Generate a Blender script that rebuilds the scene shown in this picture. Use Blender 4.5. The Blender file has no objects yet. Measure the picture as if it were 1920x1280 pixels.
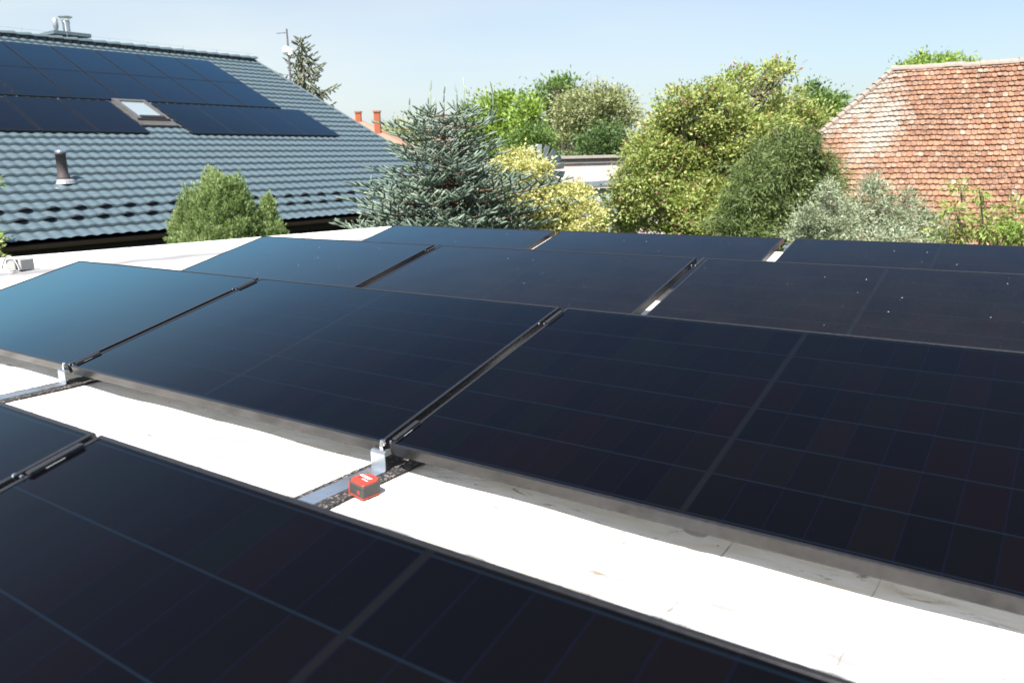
import bpy, math, random
import numpy as np
from mathutils import Matrix, Vector

S = bpy.context.scene
COL = S.collection
R = math.radians

# ---------------------------------------------------------------- camera, sky, sun, exposure
FPX = 1494.788                                   # focal length in pixels of a 1920 px wide picture
YAW, PITCH, ROLL = 0.61649544, -0.21928698, -0.02361384
CAM = np.array([2.69001, -1.54833, 0.77001])
fw = np.array([-math.sin(YAW) * math.cos(PITCH), math.cos(YAW) * math.cos(PITCH), math.sin(PITCH)])
rt = np.array([math.cos(YAW), math.sin(YAW), 0.0])
upv = np.cross(rt, fw)
rt, upv = math.cos(ROLL) * rt + math.sin(ROLL) * upv, -math.sin(ROLL) * rt + math.cos(ROLL) * upv


def at(x, y, d):
    """World point seen at (x, y) of the 1920 px photograph, d metres deep."""
    return CAM + (fw + rt * (x - 960) / FPX - upv * (y - 640) / FPX) * d


def onz(x, y, z):
    r = fw + rt * (x - 960) / FPX - upv * (y - 640) / FPX
    return CAM + r * (z - CAM[2]) / r[2]


cd = bpy.data.cameras.new("camera")
cam = bpy.data.objects.new("camera", cd)
COL.objects.link(cam)
cam.matrix_world = Matrix(((rt[0], upv[0], -fw[0], CAM[0]), (rt[1], upv[1], -fw[1], CAM[1]),
                           (rt[2], upv[2], -fw[2], CAM[2]), (0, 0, 0, 1)))
cd.sensor_width = 36.0
cd.lens = FPX * 36.0 / 1920.0
cd.clip_start, cd.clip_end = 0.05, 3000
cd.dof.use_dof = True
cd.dof.focus_distance = 3.4
cd.dof.aperture_fstop = 4.6
S.camera = cam

SUN_TO = Vector((0.16, -0.62, 1.0)).normalized()  # direction towards the sun
W = bpy.data.worlds.new("World")
S.world = W
W.use_nodes = True
wn = W.node_tree
for n in list(wn.nodes):
    wn.nodes.remove(n)
sky = wn.nodes.new("ShaderNodeTexSky")
sky.sky_type = "NISHITA"
sky.sun_disc = False
sky.sun_elevation = math.asin(SUN_TO.z)
sky.sun_rotation = math.atan2(SUN_TO.x, SUN_TO.y)
sky.altitude = 150
sky.air_density = 1.0
sky.dust_density = 2.2
sky.ozone_density = 1.0
bg = wn.nodes.new("ShaderNodeBackground")
bg.inputs[1].default_value = 0.068
wo = wn.nodes.new("ShaderNodeOutputWorld")
# a thin milky veil in the upper air, strongest over the left of the view
tcw = wn.nodes.new("ShaderNodeTexCoord")
dot = wn.nodes.new("ShaderNodeVectorMath"); dot.operation = "DOT_PRODUCT"
dot.inputs[1].default_value = (-math.sin(R(84)), math.cos(R(84)), 0.0)
wn.links.new(tcw.outputs["Generated"], dot.inputs[0])
vr = wn.nodes.new("ShaderNodeMapRange"); vr.inputs[1].default_value = 0.30; vr.inputs[2].default_value = 1.0; vr.inputs[3].default_value = 0.16; vr.inputs[4].default_value = 0.75
wn.links.new(dot.outputs["Value"], vr.inputs[0])
vmap = wn.nodes.new("ShaderNodeMapping"); vmap.inputs["Scale"].default_value = (1.6, 1.6, 7.0); vmap.inputs["Rotation"].default_value = (0.12, 0.08, 0.3)
wn.links.new(tcw.outputs["Generated"], vmap.inputs[0])
vn = wn.nodes.new("ShaderNodeTexNoise"); vn.inputs["Scale"].default_value = 1.7; vn.inputs["Detail"].default_value = 5.0; vn.inputs["Roughness"].default_value = 0.5
wn.links.new(vmap.outputs[0], vn.inputs["Vector"])
vm = wn.nodes.new("ShaderNodeMath"); vm.operation = "MULTIPLY"
vs_ = wn.nodes.new("ShaderNodeMapRange"); vs_.inputs[1].default_value = 0.25; vs_.inputs[2].default_value = 0.75; vs_.inputs[3].default_value = 0.6; vs_.inputs[4].default_value = 1.3
wn.links.new(vn.outputs[0], vs_.inputs[0])
wn.links.new(vr.outputs[0], vm.inputs[0]); wn.links.new(vs_.outputs[0], vm.inputs[1])
# fades out above about 40 degrees
sepw = wn.nodes.new("ShaderNodeSeparateXYZ"); wn.links.new(tcw.outputs["Generated"], sepw.inputs[0])
vf = wn.nodes.new("ShaderNodeMapRange"); vf.inputs[1].default_value = 0.12; vf.inputs[2].default_value = 0.55; vf.inputs[3].default_value = 1.0; vf.inputs[4].default_value = 0.0
wn.links.new(sepw.outputs[2], vf.inputs[0])
vm2 = wn.nodes.new("ShaderNodeMath"); vm2.operation = "MULTIPLY"; vm2.use_clamp = True
wn.links.new(vm.outputs[0], vm2.inputs[0]); wn.links.new(vf.outputs[0], vm2.inputs[1])
vx = wn.nodes.new("ShaderNodeMix"); vx.data_type = "RGBA"
wn.links.new(vm2.outputs[0], vx.inputs[0]); wn.links.new(sky.outputs[0], vx.inputs[6]); vx.inputs[7].default_value = (4.7, 5.0, 4.95, 1)
wn.links.new(vx.outputs[2], bg.inputs[0])
wn.links.new(bg.outputs[0], wo.inputs[0])

sl = bpy.data.lights.new("sun", "SUN")
sl.energy = 4.8
sl.angle = R(0.53)
sl.color = (1.0, 0.95, 0.88)
so = bpy.data.objects.new("sun", sl)
COL.objects.link(so)
so.rotation_euler = SUN_TO.to_track_quat("Z", "Y").to_euler()
so.location = (0, 0, 30)

S.view_settings.view_transform = "Standard"
S.view_settings.look = "None"
S.view_settings.exposure = 1.5
S.view_settings.gamma = 1.0

rng = np.random.default_rng(11)
random.seed(5)


# ---------------------------------------------------------------- object helpers
def tag(o, label=None, cat=None, group=None, kind=None):
    if label: o["label"] = label
    if cat: o["category"] = cat
    if group: o["group"] = group
    if kind: o["kind"] = kind
    return o


def empty(name, loc=(0, 0, 0), rot=(0, 0, 0)):
    o = bpy.data.objects.new(name, None)
    COL.objects.link(o)
    o.location = loc
    o.rotation_euler = rot
    o.empty_display_size = 0.1
    return o


def link(name, me, mat=None, parent=None):
    o = bpy.data.objects.new(name, me)
    COL.objects.link(o)
    if mat is not None:
        if isinstance(mat, (list, tuple)):
            for m in mat: me.materials.append(m)
        else:
            me.materials.append(mat)
    if parent is not None: o.parent = parent
    return o


def children(o):
    return [c for c in list(bpy.data.objects) if c.parent == o]


def copy_tree(o, parent=None):
    c = o.copy()
    COL.objects.link(c)
    c.parent = parent
    for ch in children(o):
        copy_tree(ch, c)
    return c


class MB:
    """collects polygons, builds them as one mesh"""
    def __init__(s):
        s.v, s.f, s.m = [], [], []

    def add(s, vs, fs, mi=0):
        b = len(s.v)
        s.v += [tuple(float(c) for c in p) for p in vs]
        s.f += [tuple(b + i for i in f) for f in fs]
        s.m += [mi] * len(fs)
        return s

    def box(s, lo, hi, M=None, mi=0):
        x0, y0, z0 = lo
        x1, y1, z1 = hi
        vs = [(x0, y0, z0), (x1, y0, z0), (x1, y1, z0), (x0, y1, z0), (x0, y0, z1), (x1, y0, z1), (x1, y1, z1), (x0, y1, z1)]
        if M is not None: vs = [M @ Vector(p) for p in vs]
        return s.add(vs, [(0, 3, 2, 1), (4, 5, 6, 7), (0, 1, 5, 4), (1, 2, 6, 5), (2, 3, 7, 6), (3, 0, 4, 7)], mi)

    def tube(s, pts, rad, n=8, mi=0, caps=True):
        pts = [Vector(p) for p in pts]
        if not hasattr(rad, "__len__"): rad = [rad] * len(pts)
        rings = []
        ref = None
        for i, p in enumerate(pts):
            d = (pts[min(i + 1, len(pts) - 1)] - pts[max(i - 1, 0)]).normalized()
            if ref is None:
                ref = d.orthogonal().normalized()
            ref = (ref - d * ref.dot(d))
            ref = ref.normalized() if ref.length > 1e-6 else d.orthogonal().normalized()
            b = d.cross(ref)
            rings.append([p + (ref * math.cos(2 * math.pi * k / n) + b * math.sin(2 * math.pi * k / n)) * rad[i] for k in range(n)])
        vs = [q for r in rings for q in r]
        fs = []
        for i in range(len(rings) - 1):
            for k in range(n):
                a, b2 = i * n + k, i * n + (k + 1) % n
                fs.append((a, b2, b2 + n, a + n))
        if caps:
            fs.append(tuple(range(n - 1, -1, -1)))
            fs.append(tuple((len(rings) - 1) * n + k for k in range(n)))
        return s.add(vs, fs, mi)

    def lathe(s, prof, n=20, loc=(0, 0, 0), mi=0):
        vs = []
        for r, z in prof:
            for k in range(n):
                a = 2 * math.pi * k / n
                vs.append((loc[0] + r * math.cos(a), loc[1] + r * math.sin(a), loc[2] + z))
        fs = []
        for i in range(len(prof) - 1):
            for k in range(n):
                a, b = i * n + k, i * n + (k + 1) % n
                fs.append((a, b, b + n, a + n))
        fs.append(tuple(range(n - 1, -1, -1)))
        fs.append(tuple((len(prof) - 1) * n + k for k in range(n)))
        return s.add(vs, fs, mi)

    def prism(s, poly, z0, z1, M=None, mi=0):
        n = len(poly)
        vs = [(x, y, z0) for x, y in poly] + [(x, y, z1) for x, y in poly]
        if M is not None: vs = [M @ Vector(p) for p in vs]
        fs = [tuple(range(n - 1, -1, -1)), tuple(range(n, 2 * n))]
        fs += [(i, (i + 1) % n, n + (i + 1) % n, n + i) for i in range(n)]
        return s.add(vs, fs, mi)

    def bent(s, prof, x0, x1, th, M=None, mi=0):
        """a folded strip: profile in (y, z), drawn out from x0 to x1, th thick"""
        n = len(prof)
        nor = []
        for i in range(n):
            a, b = prof[max(i - 1, 0)], prof[min(i + 1, n - 1)]
            dy, dz = b[0] - a[0], b[1] - a[1]
            l = math.hypot(dy, dz) or 1
            nor.append((-dz / l, dy / l))
        vs = []
        for x in (x0, x1):
            vs += [(x, p[0], p[1]) for p in prof]
            vs += [(x, p[0] - th * q[0], p[1] - th * q[1]) for p, q in zip(prof, nor)]
        if M is not None: vs = [M @ Vector(p) for p in vs]
        fs = []
        for i in range(n - 1):
            fs += [(i, i + 1, 2 * n + i + 1, 2 * n + i), (n + i + 1, n + i, 3 * n + i, 3 * n + i + 1),
                   (i + 1, i, n + i, n + i + 1), (2 * n + i, 2 * n + i + 1, 3 * n + i + 1, 3 * n + i)]
        fs += [(0, 2 * n, 3 * n, n), (n - 1, 2 * n - 1, 4 * n - 1, 3 * n - 1)]
        return s.add(vs, fs, mi)

    def mesh(s, name, smooth=False):
        me = bpy.data.meshes.new(name)
        me.from_pydata(s.v, [], s.f)
        me.update()
        if any(s.m): me.polygons.foreach_set("material_index", s.m)
        if smooth:
            me.polygons.foreach_set("use_smooth", [True] * len(me.polygons))
        return me

    def build(s, name, mat, parent=None, smooth=False, bevel=0.0, seg=2):
        o = link(name, s.mesh(name, smooth), mat, parent)
        if bevel:
            m = o.modifiers.new("bevel", "BEVEL")
            m.width, m.segments, m.limit_method, m.angle_limit = bevel, seg, "ANGLE", R(35)
        return o


def np_mesh(name, verts, faces, smooth=False, mi=None):
    """verts (N,3); faces (M,k) all of the same size k"""
    me = bpy.data.meshes.new(name)
    verts = np.ascontiguousarray(verts, dtype=np.float32)
    faces = np.ascontiguousarray(faces, dtype=np.int32)
    M, k = faces.shape
    me.vertices.add(len(verts))
    me.vertices.foreach_set("co", verts.ravel())
    me.loops.add(M * k)
    me.loops.foreach_set("vertex_index", faces.ravel())
    me.polygons.add(M)
    me.polygons.foreach_set("loop_start", np.arange(0, M * k, k, dtype=np.int32))
    me.polygons.foreach_set("loop_total", np.full(M, k, dtype=np.int32))
    if mi is not None: me.polygons.foreach_set("material_index", np.asarray(mi, dtype=np.int32))
    if smooth: me.polygons.foreach_set("use_smooth", np.ones(M, dtype=bool))
    me.update(calc_edges=True)
    return me


# ---------------------------------------------------------------- materials
class NT:
    def __init__(s, name):
        s.mat = bpy.data.materials.new(name)
        s.mat.use_nodes = True
        s.t = s.mat.node_tree
        for n in list(s.t.nodes): s.t.nodes.remove(n)
        s.out = s.t.nodes.new("ShaderNodeOutputMaterial")
        s.b = s.t.nodes.new("ShaderNodeBsdfPrincipled")
        s.t.links.new(s.b.outputs[0], s.out.inputs[0])

    def n(s, typ, **kw):
        n = s.t.nodes.new(typ)
        for k, v in kw.items(): setattr(n, k, v)
        return n

    def l(s, a, b): s.t.links.new(a, b)

    def val(s, sock, v):
        if hasattr(v, "is_output"): s.l(v, sock)
        elif hasattr(v, "__len__") and len(v) == 3 and sock.type == "RGBA": sock.default_value = (*v, 1)
        else: sock.default_value = v

    def math(s, op, a, b=0.0, c=0.0, clamp=False):
        n = s.n("ShaderNodeMath", operation=op, use_clamp=clamp)
        s.val(n.inputs[0], a); s.val(n.inputs[1], b)
        s.val(n.inputs[2], c)
        return n.outputs[0]

    def mix(s, f, a, b, blend="MIX"):
        n = s.n("ShaderNodeMix", data_type="RGBA", blend_type=blend)
        s.val(n.inputs[0], f); s.val(n.inputs[6], a); s.val(n.inputs[7], b)
        return n.outputs[2]

    def noise(s, scale, detail=4, rough=0.55, vec=None, dist=0.0):
        n = s.n("ShaderNodeTexNoise")
        n.inputs["Scale"].default_value = scale
        n.inputs["Detail"].default_value = detail
        n.inputs["Roughness"].default_value = rough
        n.inputs["Distortion"].default_value = dist
        if vec is not None: s.l(vec, n.inputs["Vector"])
        return n.outputs[0]

    def ramp(s, f, stops):
        n = s.n("ShaderNodeValToRGB")
        e = n.color_ramp.elements
        while len(e) < len(stops): e.new(0.5)
        for i, (p, c) in enumerate(stops):
            e[i].position = p
            e[i].color = (*c, 1) if hasattr(c, "__len__") else (c, c, c, 1)
        s.l(f, n.inputs[0])
        return n.outputs[0]

    def obj(s): return s.n("ShaderNodeTexCoord").outputs["Object"]

    def bump(s, h, strength=0.3, dist=0.01):
        n = s.n("ShaderNodeBump")
        n.inputs["Strength"].default_value = strength
        n.inputs["Distance"].default_value = dist
        s.l(h, n.inputs["Height"])
        s.l(n.outputs[0], s.b.inputs["Normal"])

    def set(s, **kw):
        for k, v in kw.items(): s.val(s.b.inputs[k.replace("_", " ")], v)
        return s


def simple(name, col, rough=0.6, metal=0.0, spec=0.5, var=0.15, scale=8.0):
    m = NT(name)
    nz = m.noise(scale, 5, 0.6, m.obj())
    c = m.mix(nz, tuple(x * (1 - var) for x in col), tuple(min(1, x * (1 + var)) for x in col))
    m.set(Base_Color=c, Roughness=rough, Metallic=metal, Specular_IOR_Level=spec)
    r2 = m.math("MULTIPLY_ADD", nz, 0.2, rough - 0.1)
    m.set(Roughness=r2)
    return m.mat


PL, PW, TILT = 1.755, 1.008, 0.23919           # a solar panel: length along the row, width up the slope


def panel_glass(name, L, Wd, cols, rows, dust, specks, split=True):
    m = NT(name)
    oc = m.obj()
    sx = m.n("ShaderNodeSeparateXYZ"); m.l(oc, sx.inputs[0])
    x, y = sx.outputs[0], sx.outputs[1]
    mar = 0.020
    if split:
        xs = m.math("SUBTRACT", m.math("ABSOLUTE", m.math("SUBTRACT", x, L / 2)), 0.008)
        px = (L / 2 - mar - 0.008) / (cols / 2)
    else:
        xs = m.math("SUBTRACT", x, mar)
        px = (L - 2 * mar) / cols
    ys = m.math("SUBTRACT", y, mar)
    py = (Wd - 2 * mar) / rows
    cx, cy = m.math("DIVIDE", xs, px), m.math("DIVIDE", ys, py)
    def edge(c, p):
        f = m.math("FRACT", c)
        return m.math("MULTIPLY", m.math("MINIMUM", f, m.math("SUBTRACT", 1.0, f)), p)
    lx = m.math("LESS_THAN", edge(cx, px), 0.0013)
    ly = m.math("LESS_THAN", edge(cy, py), 0.0017)
    side = m.math("GREATER_THAN", x, L / 2)
    cv = m.n("ShaderNodeCombineXYZ")
    m.l(m.math("ADD", m.math("FLOOR", cx), m.math("MULTIPLY", side, 31.0)), cv.inputs[0])
    m.l(m.math("FLOOR", cy), cv.inputs[1])
    m.l(m.math("MULTIPLY", m.n("ShaderNodeObjectInfo").outputs["Random"], 97.0), cv.inputs[2])
    wnz = m.n("ShaderNodeTexWhiteNoise", noise_dimensions="3D"); m.l(cv.outputs[0], wnz.inputs[0])
    cell = m.ramp(wnz.outputs[0], [(0.0, (0.0008, 0.0009, 0.0014)), (0.35, (0.0010, 0.0011, 0.0012)), (0.6, (0.0015, 0.0010, 0.0013)),
                                   (0.8, (0.0010, 0.0015, 0.0013)), (1.0, (0.0017, 0.0012, 0.0014))])
    c = m.mix(lx, cell, (0.0013, 0.0019, 0.0052))
    c = m.mix(ly, c, (0.0028, 0.0058, 0.0098))
    if split:
        seam = m.math("LESS_THAN", m.math("ABSOLUTE", m.math("SUBTRACT", x, L / 2)), 0.007)
        c = m.mix(seam, c, (0.0030, 0.0034, 0.0034))
    # dust film and specks
    nz = m.noise(3.0, 6, 0.65, oc)
    film = m.math("MULTIPLY", m.math("MULTIPLY_ADD", nz, 0.35, 0.07), dust)
    fine = m.noise(240.0, 2, 0.5, oc)
    film = m.math("MULTIPLY", film, m.math("MULTIPLY_ADD", fine, 1.6, 0.2))
    c = m.mix(film, c, (0.36, 0.33, 0.30))
    rough = m.math("MULTIPLY_ADD", film, 1.5, 0.045)
    if specks > 0:
        vo = m.n("ShaderNodeTexVoronoi", feature="F1")
        vo.inputs["Scale"].default_value = 44.0
        m.l(oc, vo.inputs["Vector"])
        sz = m.n("ShaderNodeSeparateColor"); m.l(vo.outputs["Color"], sz.inputs[0])
        rad = m.math("MULTIPLY_ADD", m.math("POWER", sz.outputs[0], 5.0), 0.10, 0.022)
        on = m.math("LESS_THAN", sz.outputs[1], specks)
        sp = m.math("MULTIPLY", m.math("LESS_THAN", vo.outputs["Distance"], rad), on)
        c = m.mix(sp, c, (0.34, 0.33, 0.31))
        rough = m.math("MAXIMUM", rough, m.math("MULTIPLY", sp, 0.8))
    # anti-reflection glass: hardly any mirror seen from above, a blue-tinted mirror at grazing angles
    m.set(Base_Color=c, Roughness=0.9, Specular_IOR_Level=0.0)
    lw = m.n("ShaderNodeLayerWeight"); lw.inputs[0].default_value = 0.5
    fr = m.ramp(lw.outputs["Facing"], [(0.0, 0.016), (0.2, 0.018), (0.4, 0.028), (0.5, 0.046), (0.6, 0.080), (0.65, 0.130), (0.69, 0.20), (0.74, 0.36), (0.78, 0.54), (0.86, 0.78), (1.0, 1.0)])
    gl = m.n("ShaderNodeBsdfGlossy"); m.l(m.ramp(lw.outputs["Facing"], [(0.0, (1.0, 0.80, 0.88)), (0.45, (0.98, 0.84, 0.92)), (0.66, (0.70, 0.88, 1.0)), (0.78, (0.44, 0.85, 1.0)), (1.0, (0.8, 0.95, 1.0))]), gl.inputs["Color"]); m.l(rough, gl.inputs["Roughness"])
    ms = m.n("ShaderNodeMixShader"); m.l(fr, ms.inputs[0]); m.l(m.b.outputs[0], ms.inputs[1]); m.l(gl.outputs[0], ms.inputs[2])
    m.l(ms.outputs[0], m.out.inputs[0])
    return m.mat


def mat_frame():
    m = NT("black_anodised_frame")
    nz = m.noise(60, 3, 0.5, m.obj())
    m.set(Base_Color=m.mix(nz, (0.034, 0.034, 0.036), (0.062, 0.062, 0.064)), Metallic=0.75, Roughness=m.math("MULTIPLY_ADD", nz, 0.10, 0.20))
    return m.mat


def mat_membrane():
    m = NT("white_roof_membrane")
    co = m.n("ShaderNodeTexCoord").outputs["Object"]
    big = m.noise(1.1, 6, 0.62, co)
    c = m.mix(m.ramp(big, [(0.35, 0), (0.72, 1)]), (0.74, 0.74, 0.735), (0.60, 0.595, 0.58))
    # stretched smears of dirt
    mp = m.n("ShaderNodeMapping"); m.l(co, mp.inputs[0]); mp.inputs["Scale"].default_value = (2.2, 9.0, 1.0); mp.inputs["Rotation"].default_value = (0, 0, 0.5)
    sm = m.noise(2.6, 10, 0.74, mp.outputs[0], 0.8)
    c = m.mix(m.ramp(sm, [(0.590, 0), (0.650, 1.0)]), c, (0.190, 0.165, 0.125))
    c = m.mix(m.ramp(m.noise(2.4, 5, 0.6, mp.outputs[0], 0.5), [(0.40, 0), (0.66, 0.75)]), c, (0.58, 0.53, 0.42))
    # rusty puddle rims
    mr = m.n("ShaderNodeMapping"); m.l(co, mr.inputs[0]); mr.inputs["Scale"].default_value = (1.5, 4.2, 1)
    ru = m.noise(1.7, 3, 0.5, mr.outputs[0], 0.8)
    rim = m.math("LESS_THAN", m.math("ABSOLUTE", m.math("SUBTRACT", ru, 0.615)), 0.008)
    sel = m.ramp(m.noise(2.3, 2, 0.5, co), [(0.52, 0), (0.62, 1)])
    c = m.mix(m.math("MULTIPLY", m.math("MULTIPLY", rim, sel), 0.45), c, (0.30, 0.20, 0.11))
    pv = m.n("ShaderNodeVectorMath", operation="DOT_PRODUCT"); pv.inputs[1].default_value = (0.973, -0.231, 0.0); m.l(co, pv.inputs[0])  # soft blue-grey band set in from the left edge
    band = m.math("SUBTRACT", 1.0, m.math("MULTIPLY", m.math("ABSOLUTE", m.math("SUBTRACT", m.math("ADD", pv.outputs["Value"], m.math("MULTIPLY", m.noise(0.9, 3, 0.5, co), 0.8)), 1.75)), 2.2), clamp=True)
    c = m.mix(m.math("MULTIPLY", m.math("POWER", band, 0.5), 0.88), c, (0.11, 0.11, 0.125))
    # pale grime film on the open strips; left off from the main row back, so the colour brightens its shadow
    syo = m.n("ShaderNodeSeparateXYZ"); m.l(co, syo.inputs[0])
    opn = m.n("ShaderNodeMapRange"); opn.inputs[1].default_value = 0.03 - 6.85; opn.inputs[2].default_value = -0.02 - 6.85; m.l(syo.outputs[1], opn.inputs[0])
    mot = m.noise(3.2, 12, 0.74, mp.outputs[0], 0.5)
    c = m.mix(m.math("MULTIPLY", m.ramp(mot, [(0.50, 0), (0.575, 1.0)]), opn.outputs[0]), c, (0.243, 0.241, 0.236))
    mp2 = m.n("ShaderNodeMapping"); m.l(co, mp2.inputs[0]); mp2.inputs["Scale"].default_value = (1.3, 3.0, 1.0); mp2.inputs["Rotation"].default_value = (0, 0, -0.2); mp2.inputs["Location"].default_value = (3.1, 1.7, 0)
    sm2 = m.noise(4.6, 10, 0.76, mp2.outputs[0], 1.1)
    c = m.mix(m.ramp(sm2, [(0.600, 0), (0.655, 0.95)]), c, (0.175, 0.150, 0.110))
    sxm = m.n("ShaderNodeSeparateXYZ"); m.l(co, sxm.inputs[0])
    wob = m.math("MULTIPLY", m.math("SUBTRACT", m.noise(4.0, 3, 0.5, co), 0.5), 0.03)
    sl_ = None
    for k_, w_ in ((2.115, 0.0035), (2.430, 0.0025), (0.55, 0.0030), (-1.0, 0.0030), (-2.55, 0.0030), (-4.1, 0.0030)):
        q_ = m.math("LESS_THAN", m.math("ABSOLUTE", m.math("SUBTRACT", m.math("ADD", sxm.outputs[0], wob), k_ + 5.35)), w_ * 0.6)
        sl_ = q_ if sl_ is None else m.math("MAXIMUM", sl_, q_)
    c = m.mix(m.math("MULTIPLY", sl_, m.ramp(m.noise(7.0, 4, 0.6, co), [(0.38, 0.15), (0.62, 0.95)])), c, (0.17, 0.162, 0.15))
    # small specks of grit
    vo = m.n("ShaderNodeTexVoronoi"); vo.inputs["Scale"].default_value = 16; m.l(co, vo.inputs["Vector"])
    sc = m.n("ShaderNodeSeparateColor"); m.l(vo.outputs["Color"], sc.inputs[0])
    spk = m.math("MULTIPLY", m.math("LESS_THAN", vo.outputs["Distance"], 0.075), m.math("LESS_THAN", sc.outputs[0], 0.10))
    c = m.mix(m.math("MULTIPLY", spk, 0.7), c, (0.10, 0.09, 0.07))
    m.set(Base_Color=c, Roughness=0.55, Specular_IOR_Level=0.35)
    fine = m.noise(90, 3, 0.6, co)
    wr = m.noise(5.0, 3, 0.5, mp.outputs[0], 1.5)
    h = m.math("ADD", m.math("MULTIPLY", fine, 0.06), wr)
    m.bump(h, 0.25, 0.006)
    return m.mat


def leaf_mat(name, cols, trans=0.35, rough=0.5, spec=0.35, fleck=None):
    m = NT(name)
    g = m.n("ShaderNodeNewGeometry").outputs["Random Per Island"]
    nz = m.noise(1.3, 3, 0.5, m.obj())
    f = m.math("ADD", m.math("MULTIPLY", g, 0.75), m.math("MULTIPLY", m.math("SUBTRACT", nz, 0.37), 0.9), clamp=True)
    k = len(cols)
    c = m.ramp(f, [(i / (k - 1), q) for i, q in enumerate(cols)])
    if fleck:
        wv = m.n("ShaderNodeTexWhiteNoise", noise_dimensions="1D"); m.l(g, wv.inputs["W"])
        n9 = m.noise(3.2, 2, 0.5, m.obj())
        c = m.mix(m.math("LESS_THAN", wv.outputs[0], m.math("MULTIPLY", m.ramp(n9, [(0.42, 0.15), (0.66, 1.0)]), 0.15)), c, fleck)
    m.set(Base_Color=c, Roughness=rough, Specular_IOR_Level=spec)
    tr = m.n("ShaderNodeBsdfTranslucent")
    m.l(m.mix(1.0, c, (1.0, 1.1, 0.55), "MULTIPLY"), tr.inputs[0])
    ms = m.n("ShaderNodeMixShader"); ms.inputs[0].default_value = trans
    m.l(m.b.outputs[0], ms.inputs[1]); m.l(tr.outputs[0], ms.inputs[2])
    m.l(ms.outputs[0], m.out.inputs[0])
    return m.mat


def bark_mat(name, a, b):
    m = NT(name)
    mp = m.n("ShaderNodeMapping"); m.l(m.obj(), mp.inputs[0]); mp.inputs["Scale"].default_value = (9, 9, 2)
    nz = m.noise(2.0, 6, 0.65, mp.outputs[0])
    m.set(Base_Color=m.mix(nz, a, b), Roughness=0.9)
    m.bump(nz, 0.6, 0.02)
    return m.mat


M = {}
M["glass"] = panel_glass("panel_glass_clean", PL, PW, 20, 6, 0.003, 0.0012)
M["glass_dusty"] = panel_glass("panel_glass_dusty", PL, PW, 20, 6, 0.052, 0.20)
M["glass_house"] = panel_glass("panel_glass_far", 1.03, 1.68, 6, 20, 0.012, 0.0, split=False)
M["frame"] = mat_frame()
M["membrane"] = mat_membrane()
M["back_sheet"] = simple("pale_back_sheet", (0.82, 0.82, 0.82), 0.6)
M["zinc"] = simple("galvanised_steel", (0.50, 0.55, 0.60), 0.30, 0.9, var=0.12, scale=30)
M["steel"] = simple("bright_steel", (0.72, 0.73, 0.75), 0.25, 1.0, var=0.06)
M["black_clip"] = simple("black_clamp", (0.025, 0.025, 0.028), 0.4, 0.4)
M["alu_pale"] = simple("pale_sheet_metal", (0.36, 0.37, 0.38), 0.4, 0.5)
M["white_paint"] = simple("white_paint", (0.78, 0.78, 0.77), 0.5, var=0.05)
M["grey_wall"] = simple("grey_render", (0.45, 0.44, 0.42), 0.9)
M["tape_red"] = simple("red_plastic", (0.36, 0.040, 0.022), 0.35, var=0.06, scale=40)
M["tape_grey"] = simple("grey_rubber", (0.040, 0.040, 0.040), 0.6, var=0.15, scale=200)
M["tape_white"] = simple("white_print", (0.8, 0.72, 0.78), 0.4, var=0.03)
M["tape_black"] = simple("black_print", (0.015, 0.015, 0.016), 0.4)
M["bark"] = bark_mat("grey_brown_bark", (0.05, 0.04, 0.03), (0.16, 0.13, 0.10))
M["bark_red"] = bark_mat("red_brown_bark", (0.06, 0.035, 0.025), (0.15, 0.09, 0.06))


def mat_mat():
    m = NT("rubber_granulate")
    oc = m.obj()
    vo = m.n("ShaderNodeTexVoronoi"); vo.inputs["Scale"].default_value = 190; m.l(oc, vo.inputs["Vector"])
    sc = m.n("ShaderNodeSeparateColor"); m.l(vo.outputs["Color"], sc.inputs[0])
    c = m.ramp(sc.outputs[0], [(0, (0.004, 0.004, 0.005)), (0.5, (0.012, 0.011, 0.013)), (0.78, (0.05, 0.042, 0.038)), (1, (0.20, 0.18, 0.17))])
    m.set(Base_Color=c, Roughness=0.85)
    m.bump(m.math("SUBTRACT", 1.0, vo.outputs["Distance"]), 1.0, 0.004)
    return m.mat


M["mat"] = mat_mat()

# ---------------------------------------------------------------- setting: ground and garage
GZ = -2.9
RZ = -0.09                                        # top of the flat roof


def mat_ground():
    m = NT("lawn")
    co = m.obj()
    a = m.noise(0.25, 6, 0.6, co); b = m.noise(18, 4, 0.6, co)
    c = m.mix(a, (0.055, 0.085, 0.025), (0.12, 0.12, 0.05))
    c = m.mix(m.math("MULTIPLY", b, 0.6), c, (0.03, 0.05, 0.015))
    m.set(Base_Color=c, Roughness=0.95)
    m.bump(b, 0.8, 0.05)
    return m.mat


g = MB().add([(-900, -900, GZ), (900, -900, GZ), (900, 900, GZ), (-900, 900, GZ)], [(0, 1, 2, 3)]).build("ground", mat_ground())
tag(g, "flat green garden ground around the buildings, running to the horizon", "ground", kind="structure")

# roof outline (counter-clockwise), its left edge and back edge as the photo shows them
ld = np.array([0.231, 0.973])                     # along the left edge
bd = np.array([0.986, -0.167])                    # along the back edge
c_bl = np.array([-5.35, 6.85])                    # back-left corner
c_fl = c_bl - ld * 14.0
c_br = c_bl + bd * 12.5
c_fr = c_br - ld * 14.0
garage = empty("garage", (c_bl[0], c_bl[1], GZ))
tag(garage, "low garage with a flat white membrane roof carrying all the near solar panels", "garage")
MW = garage.matrix_world
ninv = Matrix.Translation((-c_bl[0], -c_bl[1], -GZ))


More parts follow.
